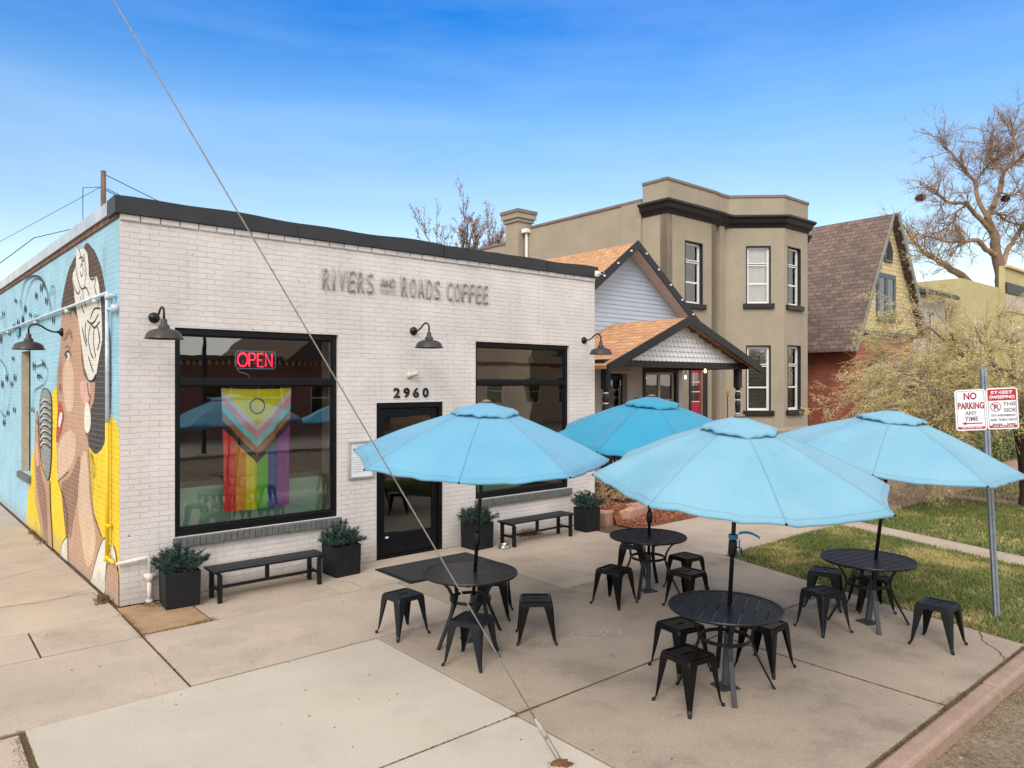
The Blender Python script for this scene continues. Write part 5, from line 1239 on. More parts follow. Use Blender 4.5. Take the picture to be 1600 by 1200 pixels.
# ---- gabled house with a porch
OX, OY = 12.2, 2.0
bh = thing('gabled_house', 'low blue grey clapboard house with orange shingle roof and gabled front porch', 'house', STREET @ at(OX, OY)); HM = at(-OX, -OY)
sl_ = (6.07 - 4.12) / 2.7
gx = lambda z: max(9.86, 12.22 - (6.0 - z) / sl_); gx2 = lambda z: min(14.58, 12.22 + (6.0 - z) / sl_)
mb = MB(); boards(mb, gx, gx2, 3.06, 5.93, 3.0); mb.build('gable_siding', M_['blueclap'], bh, M=HM)
mb = MB(); wall(mb, 9.86, 14.58, .0, 3.06, 3.02, 3.2, ((11.40, 12.24, .6, 2.78), (12.97, 14.27, 1.35, 2.84))); mb.build('front_wall', M_['greyclap'], bh, M=HM)
mb = MB()
boards(mb, lambda z: 9.86, lambda z: 11.30, .6, 3.05, 3.0, .13); mb.build('porch_siding', M_['greyclap'], bh, M=HM); mb = MB()
boards(mb, lambda z: 12.34, lambda z: 12.87, .6, 3.05, 3.0, .13); boards(mb, lambda z: 12.87, lambda z: 14.37, .6, 1.28, 3.0, .13); boards(mb, lambda z: 14.37, lambda z: 14.58, .6, 3.05, 3.0, .13); mb.build('porch_siding', M_['greyclap'], bh, M=HM)
mb = MB(); mb.box(14.4, 14.58, 3.2, 13, 0, 4.25); mb.box(9.86, 10.04, 3.2, 13, 0, 4.25); mb.box(10.04, 14.4, 12.8, 13, 0, 4.25)
mb.prism([(9.9, 3.06), (14.54, 3.06), (14.54, 4.2), (12.22, 5.9), (9.9, 4.2)], 3.03, 3.2, FRONT); mb.prism([(9.9, 4.25), (14.54, 4.25), (12.22, 5.9)], 12.8, 13, FRONT); mb.build('side_wall', M_['blueclap'], bh, M=HM)
for sg_, e in ((1, 'r'), (-1, 'l')):
    roofplane('roof', bh, HM, (12.22 + sg_ * 2.72, 4.10), (12.22, 6.07), 2.62, 13.2, M_['cedar'], .09)
    mb = MB(); mb.prism([(12.22 + sg_ * 2.74, 4.02), (12.22 + sg_ * 2.74, 4.14), (12.22, 6.12), (12.22, 5.90), (12.22 + sg_ * 2.55, 4.02)], 2.585, 2.618, FRONT); mb.build('rake_board', M_['trimblack'], bh, M=HM)
    mb = MB(); mb.prism([(12.22 + sg_ * 2.72, 4.0), (12.22 + sg_ * .02, 5.955), (12.22 + sg_ * .02, 5.90), (12.22 + sg_ * 2.68, 3.96)], 2.62, 2.985, FRONT); mb.build('soffit', M_['trimpink'], bh, M=HM)
# porch
ap = (11.76, 4.03); el_, er = (9.00, 2.90), (14.66, 2.97)
for E_, nm in ((el_, 'l'), (er, 'r')): roofplane('porch_roof', bh, HM, E_, ap, .72, 3.02, M_['cedar'], .07)
for E_ in (el_, er):
    sgn = 1 if E_[0] > ap[0] else -1
    mb = MB(); mb.prism([(E_[0] + .03 * sgn, E_[1] - .17), (E_[0] + .03 * sgn, E_[1] + .02), (ap[0], ap[1] + .045), (ap[0], ap[1] - .15)], .66, .715, FRONT); mb.build('porch_rake', M_['trimblack'], bh, M=HM)
mb = MB(); mb.prism([(9.58, 3.03), (14.18, 3.03), (11.76, 3.92)], 1.0, 1.1, FRONT); mb.build('porch_gable', M_['greyclap'], bh, M=HM)
M_['scale'] = mat('pale grey fish-scale shingle', (.64, .65, .68), .6, .07, 5)
mb = MB(); z = 3.02; j = 0
while z < 3.9:
    hw_ = (3.97 - z) / .92 * 2.55; x = 11.76 - hw_ + (.075 if j % 2 else 0)
    while x < 11.76 + hw_ - .1:
        cxm = x + .075
        if abs(cxm - 11.76) + .075 < (3.85 - z) / (.41 if cxm < 11.76 else .366):
            y = .985 + .0; q = [(x + .003, z + .03), (x + .04, z), (x + .11, z), (x + .147, z + .03), (x + .147, z + .12), (x + .003, z + .12)]
            mb.add([(a, y - (.030 if b_ < z + .1 else .002), b_) for a, b_ in q] + [(a, y + .012, b_) for a, b_ in q], [(0, 1, 2, 3, 4, 5), (0, 6, 7, 1), (1, 7, 8, 2), (2, 8, 9, 3), (3, 9, 10, 4), (5, 11, 6, 0)])
        x += .15
    z += .115; j += 1
mb.build('scale_shingles', M_['scale'], bh, M=HM)
mb = MB(); mb.box(9.12, 14.52, .93, 1.10, 2.89, 3.03); mb.box(9.12, 9.22, 1.1, 3, 2.89, 3.03); mb.box(14.42, 14.52, 1.1, 3, 2.89, 3.03); mb.build('porch_beam', M_['trimblack'], bh, M=HM)
mb = MB(); mb.box(9.12, 14.5, .94, 2.98, .48, .58); mb.build('porch_floor', M_['trimpink'], bh, M=HM)
mb = MB(); mb.box(9.2, 14.4, 1.02, 1.12, -.02, .48); mb.build('porch_skirt', M_['trimblack'], bh, M=HM)
def turned_post(x, y):
    mb = MB(); mb.box(x - .075, x + .075, y - .075, y + .075, 2.42, 2.89); mb.box(x - .075, x + .075, y - .075, y + .075, .58, 1.2)
    p = [(.06, 1.2), (.05, 1.25), (.068, 1.30), (.06, 1.40), (.068, 1.62), (.04, 1.66), (.07, 1.70), (.072, 1.74), (.045, 1.78), (.06, 1.84), (.072, 2.0), (.06, 2.08), (.04, 2.12), (.068, 2.16), (.075, 2.22), (.06, 2.30), (.042, 2.33), (.055, 2.37), (.07, 2.42)]
    mb.lathe(p, 16, cx=x, cy=y); o = mb.build('porch_post', M_['trimblack'], bh, M=HM)
    mb = MB()
    for z in (1.66, 1.775, 2.12, 2.335): mb.lathe([(.048, z - .014), (.056, z), (.048, z + .014)], 16, cx=x, cy=y)
    mb.build('white_ring', M_['white'], o)
turned_post(9.33, 1.06); turned_post(14.24, 1.06); 
mb = MB(); mb.box(9.42, 14.15, 1.03, 1.09, 1.38, 1.43); mb.box(9.42, 14.15, 1.03, 1.09, .66, .71); x = 9.5
while x < 11.2: mb.box(x - .016, x + .016, 1.04, 1.08, .71, 1.38); x += .11
mb.build('railing', M_['trimblack'], bh, M=HM)
dr_ = MB(); dr_.box(11.44, 12.20, 3.10, 3.14, .6, 2.74); o = dr_.build('door', M_['trimblack'], bh, M=HM)
mb = MB(); mb.box(11.52, 12.12, 3.085, 3.098, 1.5, 2.62); mb.build('pane', M_['glassdark'], o)
mb = MB(); mb.box(12.10, 12.14, 3.04, 3.095, 1.38, 1.42); mb.build('handle', M_['steel'], o)
mb = MB(); mb.box(11.31, 11.40, 2.97, 3.05, .6, 2.86); mb.box(12.24, 12.33, 2.97, 3.05, .6, 2.86); mb.box(11.40, 12.24, 2.97, 3.05, 2.78, 2.86); mb.build('door_casing', mat('cream trim', (.5, .42, .36), .6, .08, 4), bh, M=HM)
hwindow(bh, HM @ at(0, 3.02), 12.99, 14.25, 1.35, 2.82, mat('cream sash', (.52, .47, .38), .6, .08, 4), yf=.02, fw=.06, mull=1, blinds=True)
mb = MB(); mb.box(12.87, 12.98, 2.965, 3.06, 1.25, 2.95); mb.box(14.26, 14.37, 2.965, 3.06, 1.25, 2.95); mb.box(12.98, 14.26, 2.965, 3.06, 2.83, 2.95); mb.box(12.98, 14.26, 2.95, 3.06, 1.25, 1.34); mb.build('window_casing', M_['trimblack'], bh, M=HM)
mb = MB(); mb.box(12.52, 12.82, 2.86, 2.985, 1.92, 2.16); mb.build('mailbox', M_['trimblack'], bh, M=HM, bevel=.02)
lit = emis('lit filament bulb', (1, .55, .2), 6)
for (x, y, z) in ((13.05, 1.2, 2.82), (13.9, 2.4, 2.68)):
    mb = MB(); mb.lathe([(.004, z + .07), (.018, z + .05), (.030, z + .015), (.026, z - .015), (.003, z - .03)], 12, cx=x, cy=y); mb.build('string_bulb', lit, bh, smooth=True, M=HM)
    mb = MB(); mb.tube([(x, y, z + .06), (x, y, 2.98)], .008, 6); mb.build('bulb_holder', M_['trimblack'], bh, M=HM)
for i in range(5):
    for sg_ in (-1, 1):
        mb = MB(); f_ = (i + .6) / 5.5; x = 12.22 + sg_ * 2.7 * f_; z = 6.07 - 1.95 * f_ - .03; mb.box(x - .02, x + .02, 2.55, 2.584, z - .03, z + .01); mb.build('rake_light', M_['white'], bh, M=HM)
# porch bench and yard ornament
t = thing('porch_bench', 'black arched slat bench on the porch of the low house', 'bench', STREET @ at(13.35, 1.75, .58))
mb = MB(); mb.box(-.62, .62, -.25, .2, .38, .42); mb.build('seat', M_['trimblack'], t)
mb = MB(); x = -.56
while x < .58: mb.box(x - .018, x + .018, .2, .225, .42, 1.0 + .10 * (1 - (x / .6) ** 2)); x += .09
mb.tube([(-.6 + 1.2 * k / 10, .212, 1.0 + .10 * (1 - ((-.6 + 1.2 * k / 10) / .6) ** 2)) for k in range(11)], .03, 8); mb.build('backrest', M_['trimblack'], t)
for sx in (-.58, .58):
    for sy in (-.22, .19): mb = MB(); mb.box(sx - .025, sx + .025, sy - .025, sy + .025, 0, .38); mb.build('leg', M_['trimblack'], t)
t = thing('garden_ornament', 'orange disc on a thin rod beside the porch post', 'ornament', STREET @ at(14.62, 1.6, 0)); mb = MB(); mb.tube([(0, 0, 0), (0, 0, 2.2)], .012, 6); mb.build('rod', M_['trimblack'], t)
mb = MB(); mb.lathe([(.07, 0), (.08, .015), (.07, .03)], 16, Matrix.Translation((0, .0, 2.26)) @ Matrix.Rotation(R(90), 4, 'X')); mb.build('disc', mat('orange enamel', (.75, .30, .03), .4, .1, 5), t)

# ---- two-storey stucco building
OX, OY = 19.0, 4.0
sb_ = thing('stucco_building', 'two-storey beige stucco building with bay front and black cornice', 'building', STREET @ at(OX, OY)); HM = at(-OX, -OY)
ZF = 7.62
FP = [(15.2, 18), (15.2, 4.0), (17.68, 4.0), (17.68, 4.14), (17.92, 4.14), (17.92, 4.02), (18.16, 4.02), (18.16, 4.16), (18.35, 4.10), (19.71, 2.84), (21.22, 2.84), (22.58, 4.0), (23.3, 4.0), (23.3, 18)]
def facet(a, b, ops, z0=0, z1=ZF, name='wall'):
    A = Vector((a[0], a[1], 0)); B = Vector((b[0], b[1], 0)); L_ = (B - A).length; rz = math.atan2(B.y - A.y, B.x - A.x)
    mb = MB(); wall(mb, 0, L_, z0, z1, 0, .25, ops); M = HM @ at(A.x, A.y, 0, rz); mb.build(name, M_['beige'], sb_, M=M); return M
M1 = facet(FP[1], FP[2], ((.89, 1.73, 4.95, 6.80), (1.16, 1.78, .95, 3.0)))
M2 = facet(FP[8], FP[9], ((.68, 1.40, 5.09, 6.91), (.68, 1.40, 1.66, 3.72)))
M3 = facet(FP[9], FP[10], ((.24, 1.02, 5.06, 6.93), (.24, 1.02, 1.67, 3.74)))
for i in (2, 3, 4, 5, 6, 7): facet(FP[i], FP[i + 1], ())
facet(FP[10], FP[11], ()); facet(FP[11], FP[12], ()); facet(FP[12], FP[13], (), 0, 8.0)
facet((15.2, 10.9), FP[1], (), 0, 8.02, 'side_wall'); facet((15.2, 18), (15.2, 10.9), (), 0, 7.66, 'side_wall'); facet(FP[13], FP[0], (), 0, 7.66, 'rear_wall')
mb = MB(); mb.prism([(15.45, 4.3), (18.3, 4.5), (19.8, 3.15), (21.1, 3.15), (22.4, 4.3), (23.0, 4.3), (23.0, 17.7), (15.45, 17.7)], 7.45, 7.55); mb.build('roof', M_['fascia'], sb_, M=HM)
for M, x0, x1, zs_ in ((M1, .89, 1.73, ((4.95, 6.80),)), (M2, .68, 1.40, ((5.09, 6.91), (1.66, 3.72))), (M3, .24, 1.02, ((5.06, 6.93), (1.67, 3.74)))):
    for z0, z1 in zs_:
        hwindow(sb_, M, x0, x1, z0, z1, M_['white'], transom=.24, reveal=M_['trimblack'], sillm=M_['trimblack'], curtain=M_['curtain'] if z0 > 4 else None, blinds=z0 < 4, pane=M_['glass'])
mb = MB(); mb.box(1.18, 1.76, .08, .12, .95, 2.98); rd = mb.build('door', M_['reddoor'], sb_, M=M1)
mb = MB()
for i in range(2):
    for j in range(3): mb.box(1.26 + i * .21, 1.45 + i * .21, .07, .079, 2.0 + j * .30, 2.25 + j * .30)
mb.build('pane', M_['glassdark'], rd)
for j in (1.96, 2.26, 2.56): mb = MB(); mb.box(1.24, 1.70, .062, .069, j + .0, j + .025); mb.build('muntin', M_['white'], rd)
mb = MB(); mb.box(1.06, 1.16, -.03, .1, .9, 3.05); mb.box(1.78, 1.98, -.03, .1, .9, 3.05); mb.build('door_casing', M_['trimblack'], sb_, M=M1)
def sweep(path, prof, closed_prof=True):
    """prof: (outward offset, z); outward is to the right-hand side of the path (towards the street)"""
    mb = MB(); n = len(path); k = len(prof); vs = []; fs = []
    for i in range(n):
        p = Vector(path[i]); d0 = (p - Vector(path[i - 1])).normalized() if i else None; d1 = (Vector(path[i + 1]) - p).normalized() if i < n - 1 else None
        d0 = d0 or d1; d1 = d1 or d0; n0 = Vector((d0.y, -d0.x)); n1 = Vector((d1.y, -d1.x)); b = n0 + n1; b = b / max(.5, b.dot(n0))
        for off, z in prof: vs.append((p.x + b.x * off, p.y + b.y * off, z))
    for i in range(n - 1):
        for j in range(k): fs.append((i * k + j, (i + 1) * k + j, (i + 1) * k + (j + 1) % k, i * k + (j + 1) % k))
    fs.append(tuple(range(k))); fs.append(tuple((n - 1) * k + j for j in reversed(range(k)))); mb.add(vs, fs); return mb
TR = [(15.2, 4.9), (15.2, 4.0), (17.68, 4.0), (17.92, 4.05), (18.16, 4.05), (18.42, 4.04), (19.71, 2.84), (21.22, 2.84), (22.58, 4.0), (23.3, 4.0)]
sweep(TR, [(.0, 7.52), (.03, 7.52), (.07, 7.60), (.15, 7.66), (.19, 7.78), (.27, 7.82), (.27, 7.88), (.0, 7.93)]).build('cornice', M_['trimblack'], sb_, M=HM)
sweep(TR, [(-.22, 7.60), (.0, 7.60), (.02, 8.48), (-.22, 8.48)]).build('parapet', M_['beige'], sb_, M=HM)
sweep(TR, [(-.25, 8.482), (.05, 8.482), (.05, 8.56), (-.25, 8.56)]).build('coping', M_['beigecap'], sb_, M=HM)
sweep([(15.2, 10.9), (15.2, 4.92)], [(-.27, 8.022), (.04, 8.022), (.04, 8.10), (-.27, 8.10)]).build('coping', M_['beigecap'], sb_, M=HM)
sweep([(15.2, 18), (15.2, 11.0)], [(-.27, 7.662), (.04, 7.662), (.04, 7.74), (-.27, 7.74)]).build('coping', M_['beigecap'], sb_, M=HM)
mb = MB(); mb.box(15.14, 15.4, 4.93, 5.7, 6.2, 8.0); mb.build('pilaster', M_['beige'], sb_, M=HM)
mb = MB(); mb.box(14.9, 15.55, 10.3, 11.0, 0, 8.30); mb.box(14.84, 15.61, 10.24, 11.06, 8.30, 8.42); mb.box(14.78, 15.67, 10.18, 11.12, 8.42, 8.60); ch_ = mb.build('chimney', M_['beige'], sb_, M=HM)
mb = MB(); mb.box(14.75, 15.70, 10.15, 11.15, 8.602, 8.72); mb.build('chimney_cap', M_['beigecap'], ch_)
mb = MB(); mb.tube([(15.14, 10.12, 7.9), (15.14, 10.12, 4)], .05, 8); mb.box(15.0, 15.2, 9.98, 10.24, 7.88, 8.02); mb.build('downspout', M_['white'], sb_, M=HM)
# foundation of coursed stone
sweep(TR[1:], [(-.1, 0), (.10, 0), (.10, 1.02), (.02, 1.12), (-.1, 1.12)]).build('foundation', mat('stone base', (.33, .27, .2), .9, .25, 4, .8, 12, fine=.15, col2=(.22, .18, .13)), sb_, M=HM)

# ---- steep gabled brick house
OX, OY = 28.4, 6.0
af = thing('steep_gabled_house', 'red brick house with steep brown roof and yellow shingled front gable', 'house', STREET @ at(OX, OY)); HM = at(-OX, -OY)
AP = (28.40, 9.30); LE, RE = (25.05, 3.82), (31.5, 4.55)
roofplane('roof', af, HM, LE, AP, 2.99, 16, M_['brownroof'], .10); roofplane('roof', af, HM, RE, AP, 2.80, 16, M_['brownroof'], .10)
mb = MB(); mb.prism([(25.75, 4.5), (31.2, 4.5), (28.4, 9.1)], 3.1, 3.3, FRONT); mb.build('gable_wall', M_['yellowsh'], af, M=HM); mb = MB(); mb.prism([(25.75, 4.5), (31.2, 4.5), (28.4, 9.1)], 15.5, 15.7, FRONT); mb.build('gable_wall', M_['yellowsh'], af, M=HM)
mb = MB(); wall(mb, 25.8, 31.2, 0, 4.42, 3.3, 3.6, ((26.6, 28.0, 1.3, 3.3), (29.2, 30.3, .7, 3.1))); mb.box(25.8, 26.1, 3.6, 15.5, 0, 4.6); mb.box(30.9, 31.2, 3.6, 15.5, 0, 4.6); mb.box(26.1, 30.9, 15.2, 15.5, 0, 4.6); mb.build('wall', M_['redbrick'], af, M=HM)
mb = MB(); mb.box(25.7, 31.3, 3.0, 3.3, 4.42, 4.56); mb.build('belt_board', M_['slate'], af, M=HM)
M_['rake'] = mat('grey green rake board', (.19, .20, .18), .7, .15, 4)
for E_ in (LE, RE):
    sgn = 1 if E_[0] > AP[0] else -1; yr = 2.74 if sgn > 0 else 2.93; wr_ = .25 if sgn > 0 else .10; mb = MB(); mb.prism([(E_[0] - sgn * wr_, E_[1] - .1), (E_[0] + sgn * .02, E_[1] - .1), (AP[0], AP[1] + .05), (AP[0], AP[1] - (.34 if sgn > 0 else .16))], yr, yr + .055, FRONT); rb = mb.build('rake_board', M_['rake'], af, M=HM)
    for k in range(9):
        mb = MB()
        f_ = (k + .8) / 9.5; x = AP[0] + (E_[0] - AP[0]) * f_ - (.22 if sgn > 0 else -.02); z = AP[1] + (E_[1] - AP[1]) * f_ - (.22 if sgn > 0 else .08); mb.box(x - .045, x + .045, yr - .02, yr + .05, z - .07, z + .05); mb.build('bracket', M_['rake'], rb)
hwindow(af, HM @ at(0, 3.1), 27.05, 28.75, 4.98, 6.85, M_['slate'], yf=-.07, fw=.17, mull=1, pane=M_['glass'])
mb = MB(); mb.prism([(27.75, 7.35), (28.45, 7.35), (28.45, 7.85), (28.1, 8.35), (27.75, 7.85)], 3.02, 3.098, FRONT); w_ = mb.build('attic_window', M_['slate'], af, M=HM)
mb = MB(); mb.prism([(27.85, 7.45), (28.35, 7.45), (28.35, 7.8), (28.1, 8.15), (27.85, 7.8)], 3.0, 3.018, FRONT); mb.build('pane', M_['dark'], w_)
hwindow(af, HM @ at(0, 3.3), 26.62, 27.98, 1.32, 3.28, M_['slate'], mull=1); mb = MB(); mb.box(29.2, 30.3, 3.4, 3.45, .7, 3.1); mb.build('door', M_['slate'], af, M=HM)
mb = MB(); mb.box(28.4, 33.5, 1.5, 3.28, .55, .68); mb.build('porch_floor', M_['fence'], af, M=HM)
mb = MB(); mb.box(28.4, 33.5, 1.5, 1.56, 1.42, 1.5); mb.box(28.4, 33.5, 1.5, 1.56, .76, .82); x = 28.5
while x < 33.4: mb.box(x - .03, x + .03, 1.51, 1.55, .82, 1.42); x += .16
mb.build('balustrade', M_['fence'], af, M=HM)
mb = MB(); 
for x in (28.4, 31, 33.4): mb.box(x - .12, x + .12, 1.42, 1.66, 0, 3.2 if x > 29 else 1.75)
mb.box(28.2, 33.7, 1.3, 3.28, 3.2, 3.4) ; mb.build('porch_post', M_['fence'], af, M=HM)
# ---- hip-roofed house and mustard building beyond
OX, OY = 38, 8
hh = thing('hip_roofed_house', 'pale grey house with low brown hip roof beyond the steep gable', 'house', STREET @ at(OX, OY)); HM = at(-OX, -OY)
mb = MB(); wall(mb, 34, 39.8, 0, 7.0, 5, 5.3, ((34.8, 35.8, 4.4, 6.1), (37.4, 38.4, 4.4, 6.1))); mb.box(34, 34.3, 5.3, 15, 0, 7.0); mb.box(39.5, 39.8, 5.3, 15, 0, 7.0); mb.box(34.3, 39.5, 14.7, 15, 0, 7.0); mb.build('wall', mat('pale grey siding', (.42, .38, .34), .8, .15, 2, .2, 30), hh, M=HM)
mb = MB(); e0, e1, f0, f1, ze = 33.5, 40.1, 4.5, 15.5, 7.1; r0, r1, zr = 35.6, 36.6, 8.9; ym = 9
mb.add([(e0, f0, ze), (e1, f0, ze), (e1, f1, ze), (e0, f1, ze), (r0, ym, zr), (r1, ym, zr), (e0, f0, ze - .08), (e1, f0, ze - .08), (e1, f1, ze - .08), (e0, f1, ze - .08)],
       [(0, 1, 5, 4), (1, 2, 5), (2, 3, 4, 5), (3, 0, 4), (0, 6, 7, 1), (1, 7, 8, 2), (2, 8, 9, 3), (3, 9, 6, 0), (6, 9, 8, 7)]); mb.build('roof', mat('brown asphalt shingle', (.19, .135, .10), .9, .25, 3, .6, 20), hh, M=HM)
mb = MB(); mb.box(33.45, 40.15, 4.42, 4.5, 6.86, 7.02); mb.build('gutter', M_['trimblack'], hh, M=HM)
for x in (34.8, 37.4): hwindow(hh, HM @ at(0, 5), x, x + 1.0, 4.4, 6.1, M_['white'])
ys = thing('mustard_building', 'flat-topped mustard yellow building with a black band under its raised parapet', 'building', STREET @ at(52, 8)); HM = at(-52, -8)
mb = MB(); mb.box(40.6, 62, 4.5, 16, 0, 8.05); mb.box(46.7, 62, 4.2, 4.499, 0, 9.3); mb.build('wall', M_['yellow2'], ys, M=HM)
mb = MB(); mb.box(46.75, 62, 4.12, 4.2, 7.75, 8.35); mb.build('black_band', M_['trimblack'], ys, M=HM); mb = MB(); mb.box(46.8, 51, 4.14, 4.2, 6.7, 7.65); mb.build('white_panel', M_['fence'], ys, M=HM)
mb = MB(); mb.box(46.65, 62.05, 4.05, 4.2, 9.2, 9.34); mb.build('cornice', M_['yellow'], ys, M=HM)
for x in (42.5, 48, 52): hwindow(ys, HM @ at(0, 4.5 if x < 46 else 4.2), x, x + 1.3, 3.9, 5.9, M_['white'], yf=-.07)

# ---------------------------------------------------------------- across the street (mirrored in the shop windows)
opp = STREET @ Matrix.Rotation(math.pi, 4, 'Z')       # local x runs back along the street, y away from it on the far side
def oppM(s, d): return STREET @ at(s, -d, 0, math.pi)
bg_ = thing('brick_bungalow', 'brown brick bungalow with a dark gabled roof on the other side of the street', 'house', oppM(10.5, 24))
mb = MB(); ops = tuple((x, x + 1.25, 1.0, 2.7) for x in (-6.4, -4.2, -1.6, .8, 3.2, 5.3)); wall(mb, -7.5, 7.5, -.1, 3.55, 0, .3, ops); mb.box(-7.5, -7.2, .3, 10, -.1, 3.5); mb.box(7.2, 7.5, .3, 10, -.1, 3.5); mb.box(-7.2, 7.2, 9.7, 10, -.1, 3.5); mb.build('wall', M_['brownbrick'], bg_)
for o in ops: hwindow(bg_, at(0, 0), *o, M_['white'], yf=.05, sillm=M_['fence'], blinds=True)
mb = MB(); x = -7.5
while x < 7.4: mb.box(x, x + .12, -.07, 0, 3.35, 3.55); x += .3
mb.build('dentil_course', M_['tanhouse'], bg_)
mb = MB(); mb.prism([(-8.1, 3.55), (-1.5, 3.55), (-4.8, 6.6)], -.5, 10.3, FRONT); mb.box(-1.5, 7.9, -.3, 10.3, 3.56, 3.75); mb.build('roof', M_['darkroof'], bg_)
tb = thing('tan_apartment_house', 'tall tan stucco house with white windows on the other side of the street', 'house', oppM(29, 25))
mb = MB(); ops = tuple((x, x + 1.3, z, z + 1.7) for x in (-6.6, -3.6, -.6, 2.4, 5.2) for z in (1.2, 4.6)); wall(mb, -8, 8, -.1, 8.6, 0, .3, ops); mb.box(-8, -7.7, .3, 10, -.1, 8.6); mb.box(7.7, 8, .3, 10, -.1, 8.6); mb.box(-7.7, 7.7, 9.7, 10, -.1, 8.6); mb.box(-7.7, 7.7, .3, 9.7, 8.4, 8.5); mb.build('wall', M_['tanhouse'], tb)
for o in ops: hwindow(tb, at(0, 0), *o, M_['white'], yf=.05, blinds=True)
mb = MB(); mb.box(-8.05, 8.05, -.06, 0, 3.6, 3.8); mb.box(-8.1, 8.1, -.12, 0, 8.3, 8.62); mb.build('band', M_['redbrick'], tb)
t = thing('street_light', 'street light on a dark pole on the other side of the street', 'street light', oppM(6.6, 18)); mb = MB(); mb.tube([(0, 0, 0), (0, 0, 6.4), (0, -.1, 6.6)], [.08, .06, .05], 10); mb.tube([(0, 0, 6.3), (0, -.8, 6.7), (0, -1.5, 6.75)], .035, 8); mb.build('pole', M_['trimblack'], t); mb = MB(); mb.box(-.12, .12, -2.0, -1.45, 6.68, 6.82); mb.build('lamp_head', M_['slate'], t, bevel=.03)
mb = MB(); slab(mb, [(-20, -60), (60, -60), (60, -17.2), (-20, -17.2)]); mb.v = [(v[0], v[1], v[2] if v[2] > -.05 else -.25) for v in mb.v]; tag(mb.build('pavement', M_['concrete_b']), kind='structure')
# ---------------------------------------------------------------- planting beds, hedge, dry shrubs
mb = MB(); nx, ny = 34, 16
def bedpt(i, j):
    s = 7.95 + 2.95 * i / nx - (.0 if j < ny else 0); y = -1.0 + 1.95 * j / ny
    if i == 0: s = 7.90
    return s, y
vs = []
for i in range(nx + 1):
    for j in range(ny + 1):
        s, y = bedpt(i, j); p = W(s, -y); h_ = .20 * max(0, min(1, (9.4 - s) / 1.0)) if y > -.45 else 0
        vs.append((p.x, p.y, .005 + h_ + .05 * min(1, min(i, nx - i, j, ny - j) / 2) * (1 + noise.noise(Vector((s * 4, y * 4, 0))))))
mb.add(vs, [(i * (ny + 1) + j, (i + 1) * (ny + 1) + j, (i + 1) * (ny + 1) + j + 1, i * (ny + 1) + j + 1) for i in range(nx) for j in range(ny)])
tag(mb.build('planting_bed', M_['mulch'], smooth=True), kind='structure')
r = random.Random(12); mb = MB()
for k in range(3400):
    s = r.uniform(7.95, 10.85); y = r.uniform(-.98, .9); h_ = .20 * max(0, min(1, (9.4 - s) / 1.0)) if y > -.45 else 0
    q = r.uniform(.008, .026); mb.cur = r.randrange(3); mb.box(-q, q, -q * .35, q * .35, 0, .006, Matrix.Translation(W(s, -y, h_ + .03 + r.uniform(0, .06))) @ Matrix.Rotation(r.uniform(0, 3.1), 4, 'Z') @ Matrix.Rotation(r.uniform(-.7, .7), 4, 'Y'))
tag(mb.build('bark_chips', [mat('red chip', (.36, .11, .05), .9, .3, 20), mat('brown chip', (.16, .06, .03), .9, .3, 20), mat('pale chip', (.38, .2, .11), .9, .3, 20)]), 'red bark chips covering the bed in front of the porch', 'bark chips', kind='stuff')
def rockmesh(name, dims, M, seed, label):
    bm = bmesh.new(); bmesh.ops.create_cube(bm, size=1); bmesh.ops.subdivide_edges(bm, edges=bm.edges[:], cuts=7, use_grid_fill=True)
    for v in bm.verts:
        c = v.co; c.x *= dims[0]; c.y *= dims[1]; c.z *= dims[2]; e = min(dims) * .5
        n_ = Vector((noise.noise(c * 3 + Vector((seed, 0, 0))), noise.noise(c * 3 + Vector((0, seed, 0))), noise.noise(c * 3 + Vector((0, 0, seed)))))
        # knock off the corners
        f_ = Vector((abs(c.x) / (dims[0] / 2), abs(c.y) / (dims[1] / 2), abs(c.z) / (dims[2] / 2))); k = sorted(f_)[1]
        v.co = c * (1 - .07 * max(0, k - .75) / .25) + n_ * .045
    me = bpy.data.meshes.new(name); bm.to_mesh(me); bm.free(); me.materials.append(M_['rock'])
    o = bpy.data.objects.new(name, me); COL.objects.link(o); o.matrix_world = M; tag(o, label, 'rock', 'red sandstone edging rocks'); return o
rockmesh('edging_rock', (1.10, .38, .30), STREET @ at(8.62, -.30, .10, R(6)), 3, 'long flat-topped red sandstone rock edging the bark bed')
rockmesh('edging_rock', (.46, .40, .27), STREET @ at(7.86, -.22, .09, R(20)), 8, 'short rough sandstone block beside the far corner planter')
